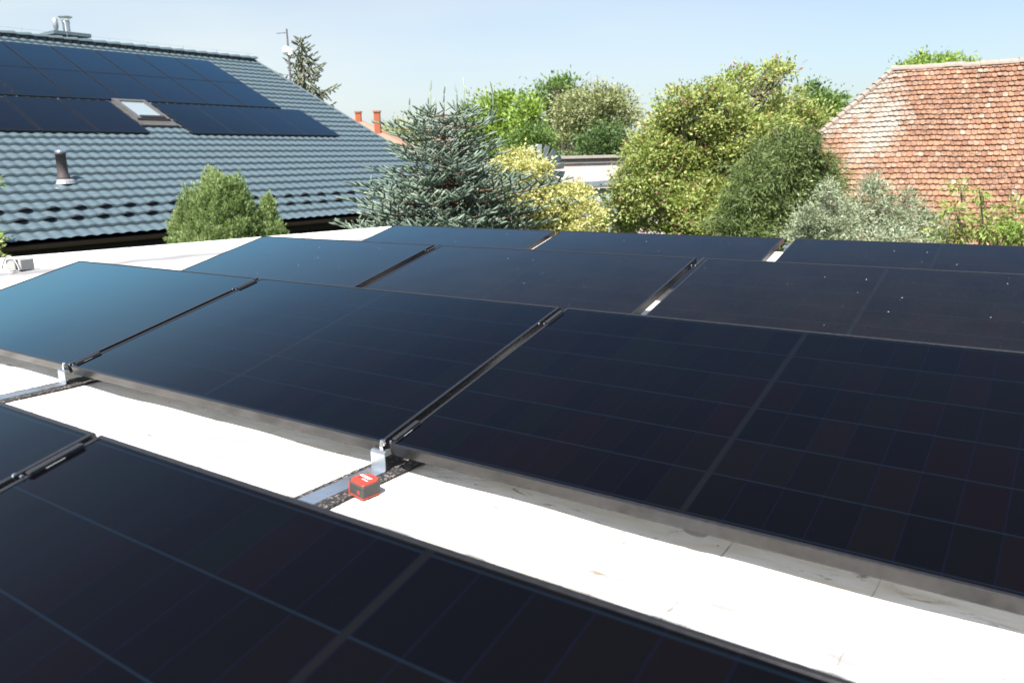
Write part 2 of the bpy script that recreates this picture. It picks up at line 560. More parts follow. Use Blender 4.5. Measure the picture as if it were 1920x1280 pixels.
def roof_height(p):
    """gentle dips and wrinkles, and the swelling towards the left and back edges"""
    x, y = p[..., 0], p[..., 1]
    dl = (x - c_bl[0]) * 0.973 - (y - c_bl[1]) * 0.231         # distance from the left edge
    db = -((x - c_bl[0]) * 0.167 + (y - c_bl[1]) * 0.986)      # distance from the back edge
    h = -0.0045 + 0.0035 * np.sin(x * 5.1 + 1.3 * np.sin(y * 3.0)) + 0.003 * np.sin(x * 11.3 + y * 4.0 + 2.0) + 0.0025 * np.sin(y * 9 + x * 2.1)
    h += 0.018 * np.clip(1 - dl / 0.8, 0, 1) ** 2 * (3 - 2 * np.clip(1 - dl / 0.8, 0, 1))
    h += 0.004 * np.clip(1 - db / 0.5, 0, 1) ** 2
    # overlapping sheets: a low step along two welds
    for k in (2.115, 0.55, -1.0, -2.55, -4.1):
        h += 0.0022 * np.exp(-np.clip(x - k, 0, 9) / 0.12) / (1 + np.exp(-np.clip((x - k) * 160, -60, 60)))
    return h


nu, nv = 260, 260
uu = np.concatenate([np.linspace(0, 12.5, nu)])
vv = np.linspace(0, 14.0, nv)
UU, VV = np.meshgrid(uu, vv, indexing="ij")
P = c_bl[None, None, :] + UU[..., None] * bd - VV[..., None] * ld
H = RZ + roof_height(P)
rv = np.concatenate([P - c_bl, (H - GZ)[..., None]], -1).reshape(-1, 3)
ii = np.arange(nu * nv).reshape(nu, nv)
rf = np.stack([ii[:-1, :-1], ii[:-1, 1:], ii[1:, 1:], ii[1:, :-1]], -1).reshape(-1, 4)
me = np_mesh("roof_membrane", rv, rf, smooth=True)
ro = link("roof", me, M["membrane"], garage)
# trim round the edge and the walls below
tr = MB()
wl = MB()
Mz = Matrix(((bd[0], -ld[0], 0, 0), (bd[1], -ld[1], 0, 0), (0, 0, 1, 0), (0, 0, 0, 1)))
ztop = RZ - GZ
tr.box((-0.03, -0.03, ztop - 0.20), (0.0, 14.03, ztop + 0.022), Mz)
tr.box((0.0, -0.03, ztop - 0.20), (12.5, 0.0, ztop + 0.006), Mz)
tr.box((12.5, -0.03, ztop - 0.20), (12.53, 14.03, ztop + 0.002), Mz)
tr.box((0.0, 14.0, ztop - 0.20), (12.5, 14.03, ztop + 0.002), Mz)
tr.build("edge_trim", M["white_paint"], garage)
wl.box((0.05, 0.05, 0.0), (12.45, 13.95, ztop - 0.06), Mz)
wl.build("wall", M["grey_wall"], garage)

# ---------------------------------------------------------------- solar panels on the flat roof
def ring_mesh(prof, L, Wd):
    """mitred frame: a profile of (inset, height) swept round a rectangle"""
    mb = MB()
    n = len(prof)
    vs = []
    for cx, cy, sx, sy in ((0, 0, 1, 1), (L, 0, -1, 1), (L, Wd, -1, -1), (0, Wd, 1, -1)):
        vs += [(cx + sx * d, cy + sy * d, z) for d, z in prof]
    fs = []
    for k in range(4):
        for i in range(n):
            a, b = k * n + i, k * n + (i + 1) % n
            c, d = ((k + 1) % 4) * n + (i + 1) % n, ((k + 1) % 4) * n + i
            fs.append((a, b, c, d)[::-1])
    return mb.add(vs, fs)


FRAME_PROF = [(0.0, -0.035), (0.0, -0.0016), (0.0005, -0.0005), (0.0016, 0.0), (0.0095, 0.0), (0.0105, -0.0006), (0.0108, -0.0030),
              (0.0108, -0.0075), (0.0022, -0.0085), (0.0022, -0.033), (0.014, -0.033), (0.014, -0.035)]


def make_panel(glass):
    root = empty("solar_panel")
    ring_mesh(FRAME_PROF, PL, PW).build("frame", M["frame"], root)
    gl = MB().box((0.0095, 0.0095, -0.0072), (PL - 0.0095, PW - 0.0095, -0.0022))
    gl.build("cell_sheet", glass, root)
    dp = MB()
    dp.prism([(0.030 * math.cos(math.pi + math.pi * k / 10), 0.013 * math.sin(math.pi + math.pi * k / 10)) for k in range(11)], 0.002, 0.016,
             Matrix(((1, 0, 0, PL * 0.52), (0, 0, 1, 0), (0, 1, 0, -0.0355), (0, 0, 0, 1))))
    dp.build("drain_plug", M["tape_black"], root)
    MB().box((0.011, 0.011, -0.0090), (PL - 0.011, PW - 0.011, -0.0076)).build("back_sheet", M["back_sheet"], root)  # pale sheet on the unseen underside, added to bounce light into the shadow below
    return root


ROWY = {1: -1.76393, 2: 0.0, 3: 1.49589, 4: 2.96217}
ROWZ = {1: 0.02142, 2: 0.0, 3: 0.02163, 4: -0.00263}
PANELS = [("J", 1, -0.64210, 0, "dark solar panel at the lower left picture edge, in the nearest row"),
          ("K", 1, 1.13499, 0, "large near-black solar panel filling the bottom of the picture, out of focus, nearest of all"),
          ("A", 2, -2.41449, 0, "solar panel shining bright sky blue, left end of the row behind the white strip"),
          ("B", 2, -0.62907, 0, "dark blue solar panel between the bright blue one and the panel behind the tape measure"),
          ("C", 2, 1.15738, 0, "black solar panel with a clear cell grid, right of the tape measure"),
          ("D", 3, -2.52839, 1, "blue-grey solar panel at the left end of the third row, beside the bare white roof"),
          ("E", 3, -0.70228, 1, "dusty dark solar panel with white specks in the middle of the third row"),
          ("F", 3, 1.11562, 1, "dusty speckled solar panel at the right end of the third row"),
          ("G", 4, -2.50681, 1, "slate blue solar panel at the left end of the hindmost row, below the blue spruce"),
          ("H", 4, -0.68278, 1, "solar panel in the middle of the hindmost row, below the red-flecked tree"),
          ("I", 4, 1.15628, 1, "solar panel at the right end of the hindmost row, below the grey-green bush")]
protos = [None, None]
for key, row, x, dirty, lab in PANELS:
    if protos[dirty] is None:
        o = protos[dirty] = make_panel(M["glass_dusty"] if dirty else M["glass"])
    else:
        o = copy_tree(protos[dirty])
    o.location = (x, ROWY[row], ROWZ[row])
    o.rotation_euler = (TILT, 0, 0)
    tag(o, lab, "solar panel", "solar panels in four rows on the flat roof")

# ---------------------------------------------------------------- rails, mats, clamps
MATZ = RZ + 0.006


def make_rail():
    root = empty("mounting_rail")
    for row in (1, 2, 3, 4):
        MB().box((-0.037, ROWY[row] - 0.74, 0.0), (0.024, ROWY[row] - 0.012, 0.0025)).build("base_strip", M["zinc"], root)
    for row in (1, 2, 3, 4):
        y0, z0 = ROWY[row], ROWZ[row] - RZ - 0.006
        hb = z0 - 0.023
        prof = [(-0.075, 0.0035), (-0.013, 0.0035), (-0.0105, 0.0055), (-0.010, 0.010), (-0.010, hb - 0.008), (-0.0085, hb - 0.003), (-0.004, hb),
                (0.016, hb + 0.0005), (0.023, hb - 0.002), (0.028, hb - 0.008), (0.034, hb - 0.010), (0.060, hb - 0.010)]
        b = MB().bent([(y0 + p, q) for p, q in prof], -0.028, 0.028, 0.002).build("front_bracket", M["zinc"], root)
        hk = MB()
        hk.bent([(y0 - 0.004, hb + 0.001), (y0 - 0.006, hb + 0.012), (y0 - 0.002, hb + 0.030), (y0 + 0.004, hb + 0.0315), (y0 + 0.006, hb + 0.012)], 0.005, 0.018, 0.0015)
        hk.build("hook", M["steel"], b)
        y1 = y0 + PW * math.cos(TILT) - 0.03
        z1 = z0 + PW * math.sin(TILT) - 0.045
        MB().bent([(y1 + 0.07, 0.0035), (y1 + 0.012, 0.0035), (y1 + 0.010, 0.008), (y1 + 0.004, z1 - 0.006), (y1, z1), (y1 - 0.05, z1 - 0.012)][::-1],
                  -0.028, 0.028, 0.002).build("rear_support", M["zinc"], root)
    return root


rail_x = [(1.118, "galvanised rail with upright bracket beside the red tape measure"),
          (-0.700, "galvanised rail whose bracket stands at the foot of the bright blue panel"),]
r0 = None
for i, (x, lab) in enumerate(rail_x):
    o = r0 = make_rail() if i == 0 else copy_tree(r0)
    o.location = (x, 0, MATZ)
    tag(o, lab, "mounting rail", "galvanised rails carrying the panel rows")
mat_labels = ["black rubber granulate mat under the rail with the tape measure", "black rubber granulate mat under the rail at the foot of the bright blue panel"]
mm = None
for i, (x, lab) in enumerate(rail_x):
    if mm is None:
        mm = MB().box((-0.060, -1.97, 0.0), (0.066, 4.12, 0.006))
        o = mm.build("rubber_mat", M["mat"])
        o0 = o
    else:
        o = o0.copy(); COL.objects.link(o)
    o.location = (x, 0, RZ)
    tag(o, mat_labels[i], "rubber mat", "rubber mats under the rails")


def make_clamp(sticker=True):
    """black clip over the frame edge beside the gap, with a steel hook; local y runs up the panel slope, z out of it"""
    root = empty("panel_clamp")
    MB().bent([(-0.055, 0.004), (-0.050, 0.006), (0.050, 0.006), (0.055, 0.004)], 0.009, 0.024, 0.0035).build("clip", M["black_clip"], root)
    hk = MB()
    hk.bent([(-0.070, -0.010), (-0.072, 0.002), (-0.070, 0.006), (-0.066, 0.0065), (-0.063, 0.004)], -0.009, -0.004, 0.0012)
    hk.bent([(-0.066, -0.004), (-0.067, 0.003), (-0.063, 0.005), (-0.060, 0.003)], 0.009, 0.015, 0.0012)
    hk.build("hook", M["steel"], root)
    if sticker: MB().box((0.0280, -0.026, 0.0003), (0.0300, 0.012, 0.0010)).build("sticker", M["alu_pale"], root)
    return root


CL = [(2, 1.1415, 0.075, "black clamp with white sticker above the bracket by the tape measure"),
      (2, 1.1415, 0.905, "black clamp with silver hook at the top of the gap behind the black gridded panel"),
      (2, -0.6445, 0.075, "black clamp at the foot of the gap beside the bright blue panel"),
      (2, -0.6445, 0.905, "black clamp with silver hook at the top corner of the bright blue panel"),
      (1, 1.1240, 0.905, "black clamp with silver hook at the lower left, between the two nearest panels"),
      (3, -0.7380, 0.945, "small clamp at the top corner between the blue-grey panel and the dusty one"),
      (3, 1.0840, 0.945, "small clamp at the top of the wide gap between the two dusty panels")]
c0 = {}
for row, x, v, lab in CL:
    st_ = v < 0.5 or row == 1
    o = make_clamp(st_) if st_ not in c0 else copy_tree(c0[st_])
    c0.setdefault(st_, o)
    d = v * PW
    o.location = (x, ROWY[row] + d * math.cos(TILT), ROWZ[row] + d * math.sin(TILT))
    o.rotation_euler = (TILT, 0, 0)
    tag(o, lab, "clamp", "clamps between the panels")

# ---------------------------------------------------------------- tape measure
tm = empty("tape_measure", (1.193, -0.139, RZ + 0.0045), (0, R(6.0), R(-6)))
tag(tm, "red and grey tape measure lying flat on the white roof beside the rail", "tape measure")
# outline: flat front (towards the viewer), rounded back; local -y is the front
def tape_outline(s=0.0):
    a, b = 0.035 + s, 0.036 + s
    pts = [(-a + 0.010, -b), (a - 0.003, -b), (a, -b + 0.003)]
    for k in range(11):
        t = math.pi * k / 20
        pts.append((a - 0.022 + 0.022 * math.cos(t), b - 0.022 + 0.022 * math.sin(t)))
    for k in range(11):
        t = math.pi / 2 + math.pi * k / 20
        pts.append((-a + 0.030 + 0.030 * math.cos(t), b - 0.030 + 0.030 * math.sin(t)))
    pts += [(-a, -b + 0.012)]
    return pts


MB().prism(tape_outline(0.0), 0.004, 0.036).build("case", M["tape_grey"], tm, bevel=0.003, seg=3)
MB().prism(tape_outline(0.0006), 0.0, 0.0042).build("bottom_shell", M["tape_red"], tm, bevel=0.0015)
tf = MB().prism(tape_outline(-0.004), 0.034, 0.0395).build("face_plate", M["tape_red"], tm, bevel=0.003, seg=3)
pr = MB()
sk = 0.006
for (x0, x1, y0, y1) in ((-0.022, 0.016, 0.004, 0.013), (-0.002, 0.020, -0.007, -0.003)):
    pr.add([(x0 - sk, y0, 0.03975), (x1 - sk, y0, 0.03975), (x1, y1, 0.03975), (x0, y1, 0.03975)], [(0, 1, 2, 3)])
pr.build("print", M["tape_white"], tf)
pb = MB()
for (x0, x1, y0, y1) in ((-0.020, -0.004, -0.006, -0.0025), (0.004, 0.020, -0.0015, 0.0025)):
    pb.add([(x0 - 0.003, y0, 0.03975), (x1 - 0.003, y0, 0.03975), (x1, y1, 0.03975), (x0, y1, 0.03975)], [(0, 1, 2, 3)])
pb.build("print", M["tape_black"], tf)
MB().box((-0.0240, -0.0368, 0.004), (-0.0185, -0.0345, 0.0365)).build("edge_stripe", M["tape_red"], tm, bevel=0.001)
MB().box((0.013, -0.0374, 0.012), (0.022, -0.0350, 0.022)).build("tape_slot", M["tape_red"], tm, bevel=0.001)

# ---------------------------------------------------------------- junction box by the left edge
jp = onz(38, 503, RZ + 0.015)
jb = empty("junction_box", (jp[0], jp[1], RZ + 0.008), (0, 0, R(14)))
jb.scale = (0.80, 0.80, 0.80)
tag(jb, "pale grey junction box with looping cable at the left edge of the flat roof", "junction box")
M["grey_box"] = simple("pale_grey_plastic", (0.27, 0.275, 0.27), 0.5)
MB().box((-0.12, -0.085, 0), (0.03, 0.085, 0.12)).build("housing", M["grey_box"], jb, bevel=0.008)
MB().box((0.03, -0.065, 0.0), (0.085, 0.065, 0.095)).build("dark_inset", M["black_clip"], jb)
MB().box((0.085, -0.085, 0), (0.13, 0.085, 0.12)).build("housing", M["grey_box"], jb, bevel=0.006)
cb = []
for k in range(17):
    t = k / 16
    cb.append((-0.16 + 0.30 * t, -0.10 - 0.02 * t, 0.01 + 0.155 * math.sin(math.pi * min(1, t * 1.0)) ** 0.7))
cb += [(0.15, -0.14, 0.0), (0.16, -0.30, -0.028), (0.15, -0.5, -0.036)]
MB().tube(cb, 0.008, 8).build("cable", M["grey_box"], jb, smooth=True)
#@@PART2@@
# ---------------------------------------------------------------- neighbour's house with the tiled roof
HO = np.array([-17.852, 12.836, 3.779])           # top right corner of its panel field, on the roof plane
HD, HP = -0.0326, 0.438                           # turn of the house, pitch of the roof
HU = np.array([-math.sin(HD), math.cos(HD), 0])
HN = np.array([math.cos(HD), math.sin(HD), 0])
CP, SP = math.cos(HP), math.sin(HP)
T0, T1 = -14.5, 1.93
W0, W1 = -0.456, 9.33
house = empty("tiled_house", (HO[0], HO[1], GZ), (0, 0, HD))
tag(house, "house with a big slate-blue metal tile roof, roof window and rows of panels on it", "house")
HZ = HO[2] - GZ


def hl(w, t, h=0.0):
    """house-local point: w down the slope, t along the ridge, h above the roof plane"""
    return (w * CP + h * SP, t, HZ - w * SP + h * CP)


def house_hit(px, py, a):
    """house-local point where the sight line meets the vertical plane a metres down-slope of HO"""
    r = fw + rt * (px - 960) / FPX - upv * (py - 640) / FPX
    k = (a + (HO - CAM) @ HN) / (r @ HN)
    p = CAM + r * k - np.array([HO[0], HO[1], GZ])
    return np.array([p @ HN, p @ HU, p[2]])


def mat_metal_tile():
    m = NT("slate_blue_metal_tile")
    oc = m.obj()
    nz = m.noise(0.8, 5, 0.6, oc)
    n2 = m.noise(14, 4, 0.6, oc)
    c = m.mix(nz, (0.060, 0.092, 0.110), (0.076, 0.110, 0.128))
    c = m.mix(m.math("MULTIPLY", n2, 0.35), c, (0.052, 0.075, 0.088))
    m.set(Base_Color=c, Roughness=m.math("MULTIPLY_ADD", n2, 0.2, 0.33), Specular_IOR_Level=0.5)
    return m.mat


M["metal_tile"] = mat_metal_tile()
course = (W1 - W0) / 31
ts = np.arange(T0, T1 + 0.001, 0.2 / 12)
rows_w, rows_h = [], []
for k in range(31):
    a = W0 + k * course
    for fr in (0.0, 0.5, 0.86, 1.0):
        rows_w.append(a + fr * course + (0.024 if fr == 1.0 else 0.0))
        rows_h.append(-0.010 + 0.045 * fr)
rows_w = np.array(rows_w); rows_h = np.array(rows_h)
wave = 0.019 * (0.5 + 0.5 * np.cos(2 * np.pi * ts / 0.2)) ** 0.8
WW, TT = np.meshgrid(rows_w, ts, indexing="ij")
HH = rows_h[:, None] + wave[None, :]
sv = np.stack([WW * CP + HH * SP, TT, HZ - WW * SP + HH * CP], -1)
nr, nt_ = WW.shape
idx = np.arange(nr * nt_).reshape(nr, nt_)
rfaces = np.stack([idx[:-1, :-1], idx[1:, :-1], idx[1:, 1:], idx[:-1, 1:]], -1).reshape(-1, 4)
# the far slope, mirrored about the ridge
a_r = W0 * CP
mv = sv.copy(); mv[..., 0] = 2 * a_r - mv[..., 0]
fv = np.concatenate([sv.reshape(-1, 3), mv.reshape(-1, 3)])
ff = np.concatenate([rfaces, rfaces[:, ::-1] + nr * nt_])
roof = link("roof", np_mesh("tiled_roof", fv, ff), M["metal_tile"], house)
rc_ = MB()
t = T0
while t < T1 - 0.02:                              # overlapping ridge caps
    e = min(t + 0.36, T1 + 0.02)
    z0 = HZ - W0 * SP
    pr_ = []
    for k in range(9):
        an = math.pi * k / 8
        pr_.append((math.cos(an) * 0.15, math.sin(an) * 0.075))
    for j, (tt, sc) in enumerate(((t, 0.88), (e + 0.03, 1.10))):
        pass
    vs = [(a_r + x * 0.9, t, z0 + 0.045 + z * 0.8) for x, z in pr_] + [(a_r + x * 1.12, e + 0.03, z0 + 0.055 + z * 1.15) for x, z in pr_]
    rc_.add(vs, [(i, i + 1, i + 10, i + 9) for i in range(8)] + [tuple(range(9, 18))])
    t = e
MB().box((a_r - 0.10, T0, z0 - 0.12), (a_r + 0.10, T1 - 0.03, z0 + 0.05)).build("ridge_vent", M["metal_tile"], house)
sv_ = MB()
tq = T0 + 0.05
while tq < T1 - 0.1:
    sv_.box((a_r - 0.13, tq, z0 - 0.035), (a_r + 0.13, tq + 0.11, z0 + 0.046)); tq += 0.2
sv_.build("ridge_vent_slots", M["black_clip"], house)
rc_.build("ridge_caps", M["metal_tile"], house)
M["dark_wood"] = simple("dark_brown_boarding", (0.010, 0.008, 0.007), 0.8)
M["gutter"] = simple("brown_gutter", (0.075, 0.045, 0.038), 0.4)
M["slate_trim"] = simple("slate_blue_trim", (0.10, 0.135, 0.155), 0.4, var=0.08)
vb = MB()
for s in (0, 1):
    pts = []
    for w in (W0, W1):
        for tt, h in ((T1 - 0.005, 0.055), (T1 + 0.035, 0.055), (T1 + 0.035, -0.16), (T1 - 0.005, -0.16)):
            p = hl(w, tt, h)
            pts.append((p[0] if s == 0 else 2 * a_r - p[0], p[1], p[2]))
    vb.add(pts, [(0, 1, 5, 4), (1, 2, 6, 5), (2, 3, 7, 6), (3, 0, 4, 7), (0, 3, 2, 1), (4, 5, 6, 7)])
vb.build("verge_trim", M["slate_trim"], house)
gp = MB()
ge = hl(W1, 0, 0)
prof = []
for k in range(9):
    an = math.pi + math.pi * k / 8
    prof.append((ge[0] + 0.035 + 0.065 * math.cos(an), ge[2] - 0.045 + 0.065 * math.sin(an)))
vs = [(x, T0, z) for x, z in prof] + [(x, T1, z) for x, z in prof] + [(x, T0, z - 0.004) for x, z in prof] + [(x, T1, z - 0.004) for x, z in prof]
gp.add(vs, [(i, i + 1, i + 10, i + 9) for i in range(8)] + [(i + 18, i + 27, i + 28, i + 19) for i in range(8)] + [(8, 17, 35, 26), (0, 18, 27, 9)])
gp.build("gutter", M["gutter"], house)
sb = MB()                                         # soffit and fascia
sb.box((ge[0] - 0.9, T0, ge[2] - 0.16), (ge[0] - 0.02, T1 - 0.05, ge[2] - 0.10))
sb.box((ge[0] - 0.035, T0, ge[2] - 0.22), (ge[0] - 0.012, T1 - 0.05, ge[2] - 0.03))
sb.build("soffit", M["dark_wood"], house)
wm = MB()
wx = ge[0] - 0.85
lx = 2 * a_r - wx
zt = ge[2] - 0.11
apex = HZ - W0 * SP - 0.10
yw = T1 - 0.45
poly = [(wx, 0), (wx, zt), (a_r, zt + (wx - a_r) * math.tan(HP)), (lx, zt), (lx, 0)]
for tt in (T0 + 0.4, yw):
    vs = [(x, tt, z) for x, z in poly] + [(x, tt - 0.3 if tt > 0 else tt + 0.3, z) for x, z in poly]
    wm.add(vs, [(0, 1, 2, 3, 4), (9, 8, 7, 6, 5)] + [(i, (i + 1) % 5, 5 + (i + 1) % 5, 5 + i) for i in range(5)])
wm.box((wx - 0.3, T0 + 0.72, 0), (wx, yw - 0.32, zt))
wm.box((lx, T0 + 0.72, 0), (lx + 0.3, yw - 0.32, zt))
wm.build("wall", M["dark_wood"], house)
# snow guards in two staggered lines
for wgt, off in ((8.43, 0.0), (8.76, -0.205)):
    k = 0
    tt = -8.32 + off - 0.41 * 6
    while tt < T1 - 0.2:
        b = MB()
        n = 7
        vs = []
        for zz, lean in ((0.012, 0.0), (0.070, 0.03), (0.064, -0.035), (0.012, -0.10)):
            for i in range(n):
                x = -0.105 + 0.21 * i / (n - 1)
                bulge = 1 - (2 * i / (n - 1) - 1) ** 2
                vs.append(hl(wgt + lean * bulge, tt + x, 0.030 + (zz - 0.012) * (0.25 + 0.75 * bulge)))
        fs = [(r * n + i, r * n + i + 1, (r + 1) * n + i + 1, (r + 1) * n + i) for r in range(3) for i in range(n - 1)]
        b.add(vs, fs).build("snow_guard", M["black_clip"], house)
        tt += 0.41
# vent pipe with collar
vp = hl(7.40, -7.27)
v = MB().lathe([(0.115, 0.0), (0.105, 0.08), (0.085, 0.14), (0.080, 0.44), (0.086, 0.44), (0.086, 0.49), (0.02, 0.51)], 18, vp).build("vent_pipe", simple("brown_vent_pipe", (0.06, 0.05, 0.05), 0.5), house, smooth=True)
MB().lathe([(0.19, -0.03), (0.17, 0.025), (0.125, 0.045), (0.11, 0.045)], 18, vp).build("collar", M["alu_pale"], v)
MB().lathe([(0.088, 0.492), (0.080, 0.52), (0.01, 0.54)], 14, vp).build("cap", M["zinc"], v)
# roof window
rw = empty("roof_window"); rw.parent = house
wa, wb, ta, tb = 3.62, 4.70, -4.52, -3.78
fr = MB()
def slab(mb, w0, w1, t0, t1, h0, h1):
    vs = [hl(w0, t0, h0), hl(w1, t0, h0), hl(w1, t1, h0), hl(w0, t1, h0), hl(w0, t0, h1), hl(w1, t0, h1), hl(w1, t1, h1), hl(w0, t1, h1)]
    mb.add(vs, [(0, 3, 2, 1), (4, 5, 6, 7), (0, 1, 5, 4), (1, 2, 6, 5), (2, 3, 7, 6), (3, 0, 4, 7)])
slab(fr, wa, wb, ta, ta + 0.09, 0.0, 0.115); slab(fr, wa, wb, tb - 0.09, tb, 0.0, 0.115)
slab(fr, wa, wa + 0.10, ta + 0.09, tb - 0.09, 0.0, 0.112); slab(fr, wb - 0.10, wb, ta + 0.09, tb - 0.09, 0.0, 0.112)
M["alu"] = simple("aluminium_frame", (0.15, 0.145, 0.14), 0.4, 0.6)
bpy.data.objects.remove(rw)
rwf = fr.build("roof_window", M["alu"], house)
gl = MB(); slab(gl, wa + 0.10, wb - 0.10, ta + 0.09, tb - 0.09, 0.05, 0.085)
m = NT("roof_window_glass"); m.set(Base_Color=(0.30, 0.36, 0.38), Roughness=0.03, IOR=2.0, Metallic=0.35)
gl.build("pane", m.mat, rwf)
bbar = MB(); slab(bbar, wb - 0.12, wb - 0.015, ta + 0.10, tb - 0.10, 0.113, 0.135)
bbar.build("lower_bar", M["black_clip"], rwf)
fl = MB(); slab(fl, wb + 0.003, wb + 0.24, ta - 0.05, tb + 0.07, 0.03, 0.062); slab(fl, wa + 0.1, wb + 0.2, ta - 0.05, ta - 0.003, 0.02, 0.07); slab(fl, wa + 0.1, wb + 0.2, tb + 0.003, tb + 0.035, 0.02, 0.07)
fl.build("flashing", M["alu"], rwf)
# chimney on the far slope
cq = house_hit(120, 73, a_r - 0.55)
ch = MB().box((cq[0] - 0.38, cq[1] - 0.38, HZ - 1.0), (cq[0] + 0.38, cq[1] + 0.38, cq[2] - 0.05)).build("chimney", M["slate_trim"], house)
MB().box((cq[0] - 0.50, cq[1] - 0.46, cq[2] + 0.02), (cq[0] + 0.50, cq[1] + 0.46, cq[2] + 0.11)).build("cap", M["slate_trim"], ch, bevel=0.01)
pst = MB()
for sx in (-0.34, 0.34):
    for sy in (-0.32, 0.32):
        pst.box((cq[0] + sx - 0.03, cq[1] + sy - 0.03, cq[2] - 0.05), (cq[0] + sx + 0.03, cq[1] + sy + 0.03, cq[2] + 0.02))
pst.build("cap_posts", M["zinc"], ch)
zc = cq[2] + 0.11
MB().lathe([(0.085, 0), (0.085, 0.26), (0.10, 0.27), (0.10, 0.30), (0.085, 0.31), (0.085, 0.33)], 16, (cq[0], cq[1] + 0.10, zc)).build("flue_pipe", M["steel"], ch, smooth=True)
ck = MB().lathe([(0.17, 0.415), (0.17, 0.43), (0.02, 0.46)], 16, (cq[0], cq[1] + 0.10, zc))
for k in range(4):
    a = k * math.pi / 2 + 0.6
    ck.tube([(cq[0] + 0.084 * math.cos(a), cq[1] + 0.10 + 0.084 * math.sin(a), zc + 0.30), (cq[0] + 0.14 * math.cos(a), cq[1] + 0.10 + 0.14 * math.sin(a), zc + 0.42)], 0.008, 6)
ck.build("cowl", M["zinc"], ch)
MB().lathe([(0.045, 0), (0.045, 0.12), (0.062, 0.14), (0.062, 0.34), (0.03, 0.37)], 16, (cq[0], cq[1] - 0.16, zc)).build("flue_pipe", M["alu_pale"], ch, smooth=True)
# lightning conductor along the ridge
lc = MB()
lz = HZ - W0 * SP + 0.11
lc.tube([(a_r, T0, lz + 0.09), (a_r, T1, lz + 0.09)], 0.0022, 6)
tt = T0 + 0.5
while tt < T1:
    lc.tube([(a_r, tt, lz - 0.03), (a_r, tt, lz + 0.11)], 0.006, 6)
    tt += 1.05
lc.build("lightning_conductor", M["zinc"], house)

# solar panels on that roof
HL_, HW_ = 1.03, 1.68
hb = Matrix(((0, -CP, SP), (1, 0, 0), (0, SP, CP)))          # columns: along ridge, up slope, out of roof
Rz = Matrix.Rotation(HD, 3, "Z")
HROT = (Rz @ hb).to_euler()
hp0 = None
rows_h_ = [("top", 0.0, [-(i + 1) * 1.06 + 0.0 for i in range(8)]),
           ("second", 1.70, [-(i + 1) * 1.06 - 0.02 for i in range(8)]),
           ("bottom", 3.48, [0.47 - 1.03 * (i + 1) for i in range(4)] + [-4.62 - 1.06 * (i + 1) + 0.03 for i in range(5)])]
ordn = ["rightmost", "second from the right", "third from the right", "fourth from the right", "fifth from the right", "sixth from the right",
        "seventh from the right", "eighth from the right"]
for rname, w0, tl in rows_h_:
    for i, tq in enumerate(tl):
        if hp0 is None:
            o = hp0 = empty("solar_panel")
            ring_mesh(FRAME_PROF, HL_, HW_).build("frame", M["frame"], o)
            MB().box((0.0095, 0.0095, -0.0072), (HL_ - 0.0095, HW_ - 0.0095, -0.0022)).build("cell_sheet", M["glass_house"], o)
        else:
            o = copy_tree(hp0)
        p = Rz @ Vector(hl(w0 + HW_ + 0.20, tq, 0.075))
        o.location = (p.x + HO[0], p.y + HO[1], p.z + GZ)
        o.rotation_euler = HROT
        if rname == "bottom":
            lab = (f"house-roof panel, bottom row, {ordn[i]}, right of the window" if i < 4 else
                   "house-roof panel, bottom row, " + ("just left of the roof window" if i == 4 else f"{['second', 'third', 'fourth', 'fifth'][i - 5]} left of the roof window"))
        else:
            lab = f"house-roof panel, {rname} row, {ordn[i]}"
        tag(o, lab, "solar panel", "solar panels on the house roof")

# antenna mast beyond the gable
mp_ = at(545, 150, 24.0)
mast = empty("antenna_mast", (mp_[0], mp_[1], GZ))
tag(mast, "thin antenna mast with a white dish beyond the gable of the tiled house", "antenna")
k_ = 24.0 / FPX
zt_ = at(543, 58, 24.0)[2] - GZ
M["mast_grey"] = simple("weathered_mast", (0.09, 0.095, 0.10), 0.6)
MB().tube([(0, 0, 0), (0, 0, zt_ - 1.0), (0.0, 0, zt_)], [0.035, 0.03, 0.024], 10).build("pole", M["mast_grey"], mast)
r2 = rt[:2] / np.linalg.norm(rt[:2])
bo = MB()
bo.tube([(0, 0, zt_ - 0.10), (-r2[0] * 0.30, -r2[1] * 0.30, zt_ - 0.12)], 0.010, 6)
for q in (0.08, 0.16, 0.22, 0.30):
    bo.tube([(-r2[0] * q + 0.05 * r2[1], -r2[1] * q - 0.05 * r2[0], zt_ - 0.11), (-r2[0] * q - 0.05 * r2[1], -r2[1] * q + 0.05 * r2[0], zt_ - 0.11)], 0.006, 5)
bo.build("aerial", M["mast_grey"], mast)
dz = at(543, 98, 24.0)[2] - GZ
dm = MB().lathe([(0.02, -0.02), (0.09, 0.0), (0.125, 0.045), (0.13, 0.05), (0.09, 0.015), (0.01, 0.0)], 20)
dm.v = [tuple(Matrix.Rotation(R(-78), 4, Vector((r2[0], r2[1], 0))) @ Vector(p) + Vector((0.02 * r2[1], -0.10, dz))) for p in dm.v]
dm.build("dish", M["white_paint"], mast, smooth=True)
MB().box((0.02, -0.05, dz - 0.12), (0.15, 0.06, dz + 0.06)).build("receiver_box", M["white_paint"], mast, bevel=0.02)

# ---------------------------------------------------------------- old barn with the clay tile roof
A12 = R(11)
bx = np.array([math.cos(A12), math.sin(A12)])                # along the ridge, to the right
bn = np.array([math.sin(A12), -math.cos(A12)])               # towards us
BD = 18.0
bp = at(1675, 133, BD)                                       # left end of the ridge
BP = R(46)
barn = empty("brick_barn", (bp[0], bp[1], GZ), (0, 0, A12))
tag(barn, "old barn with a weathered orange clay tile roof patched with pale lichen", "barn")
BZ = bp[2] - GZ
cb_, sb_ = math.cos(BP), math.sin(BP)
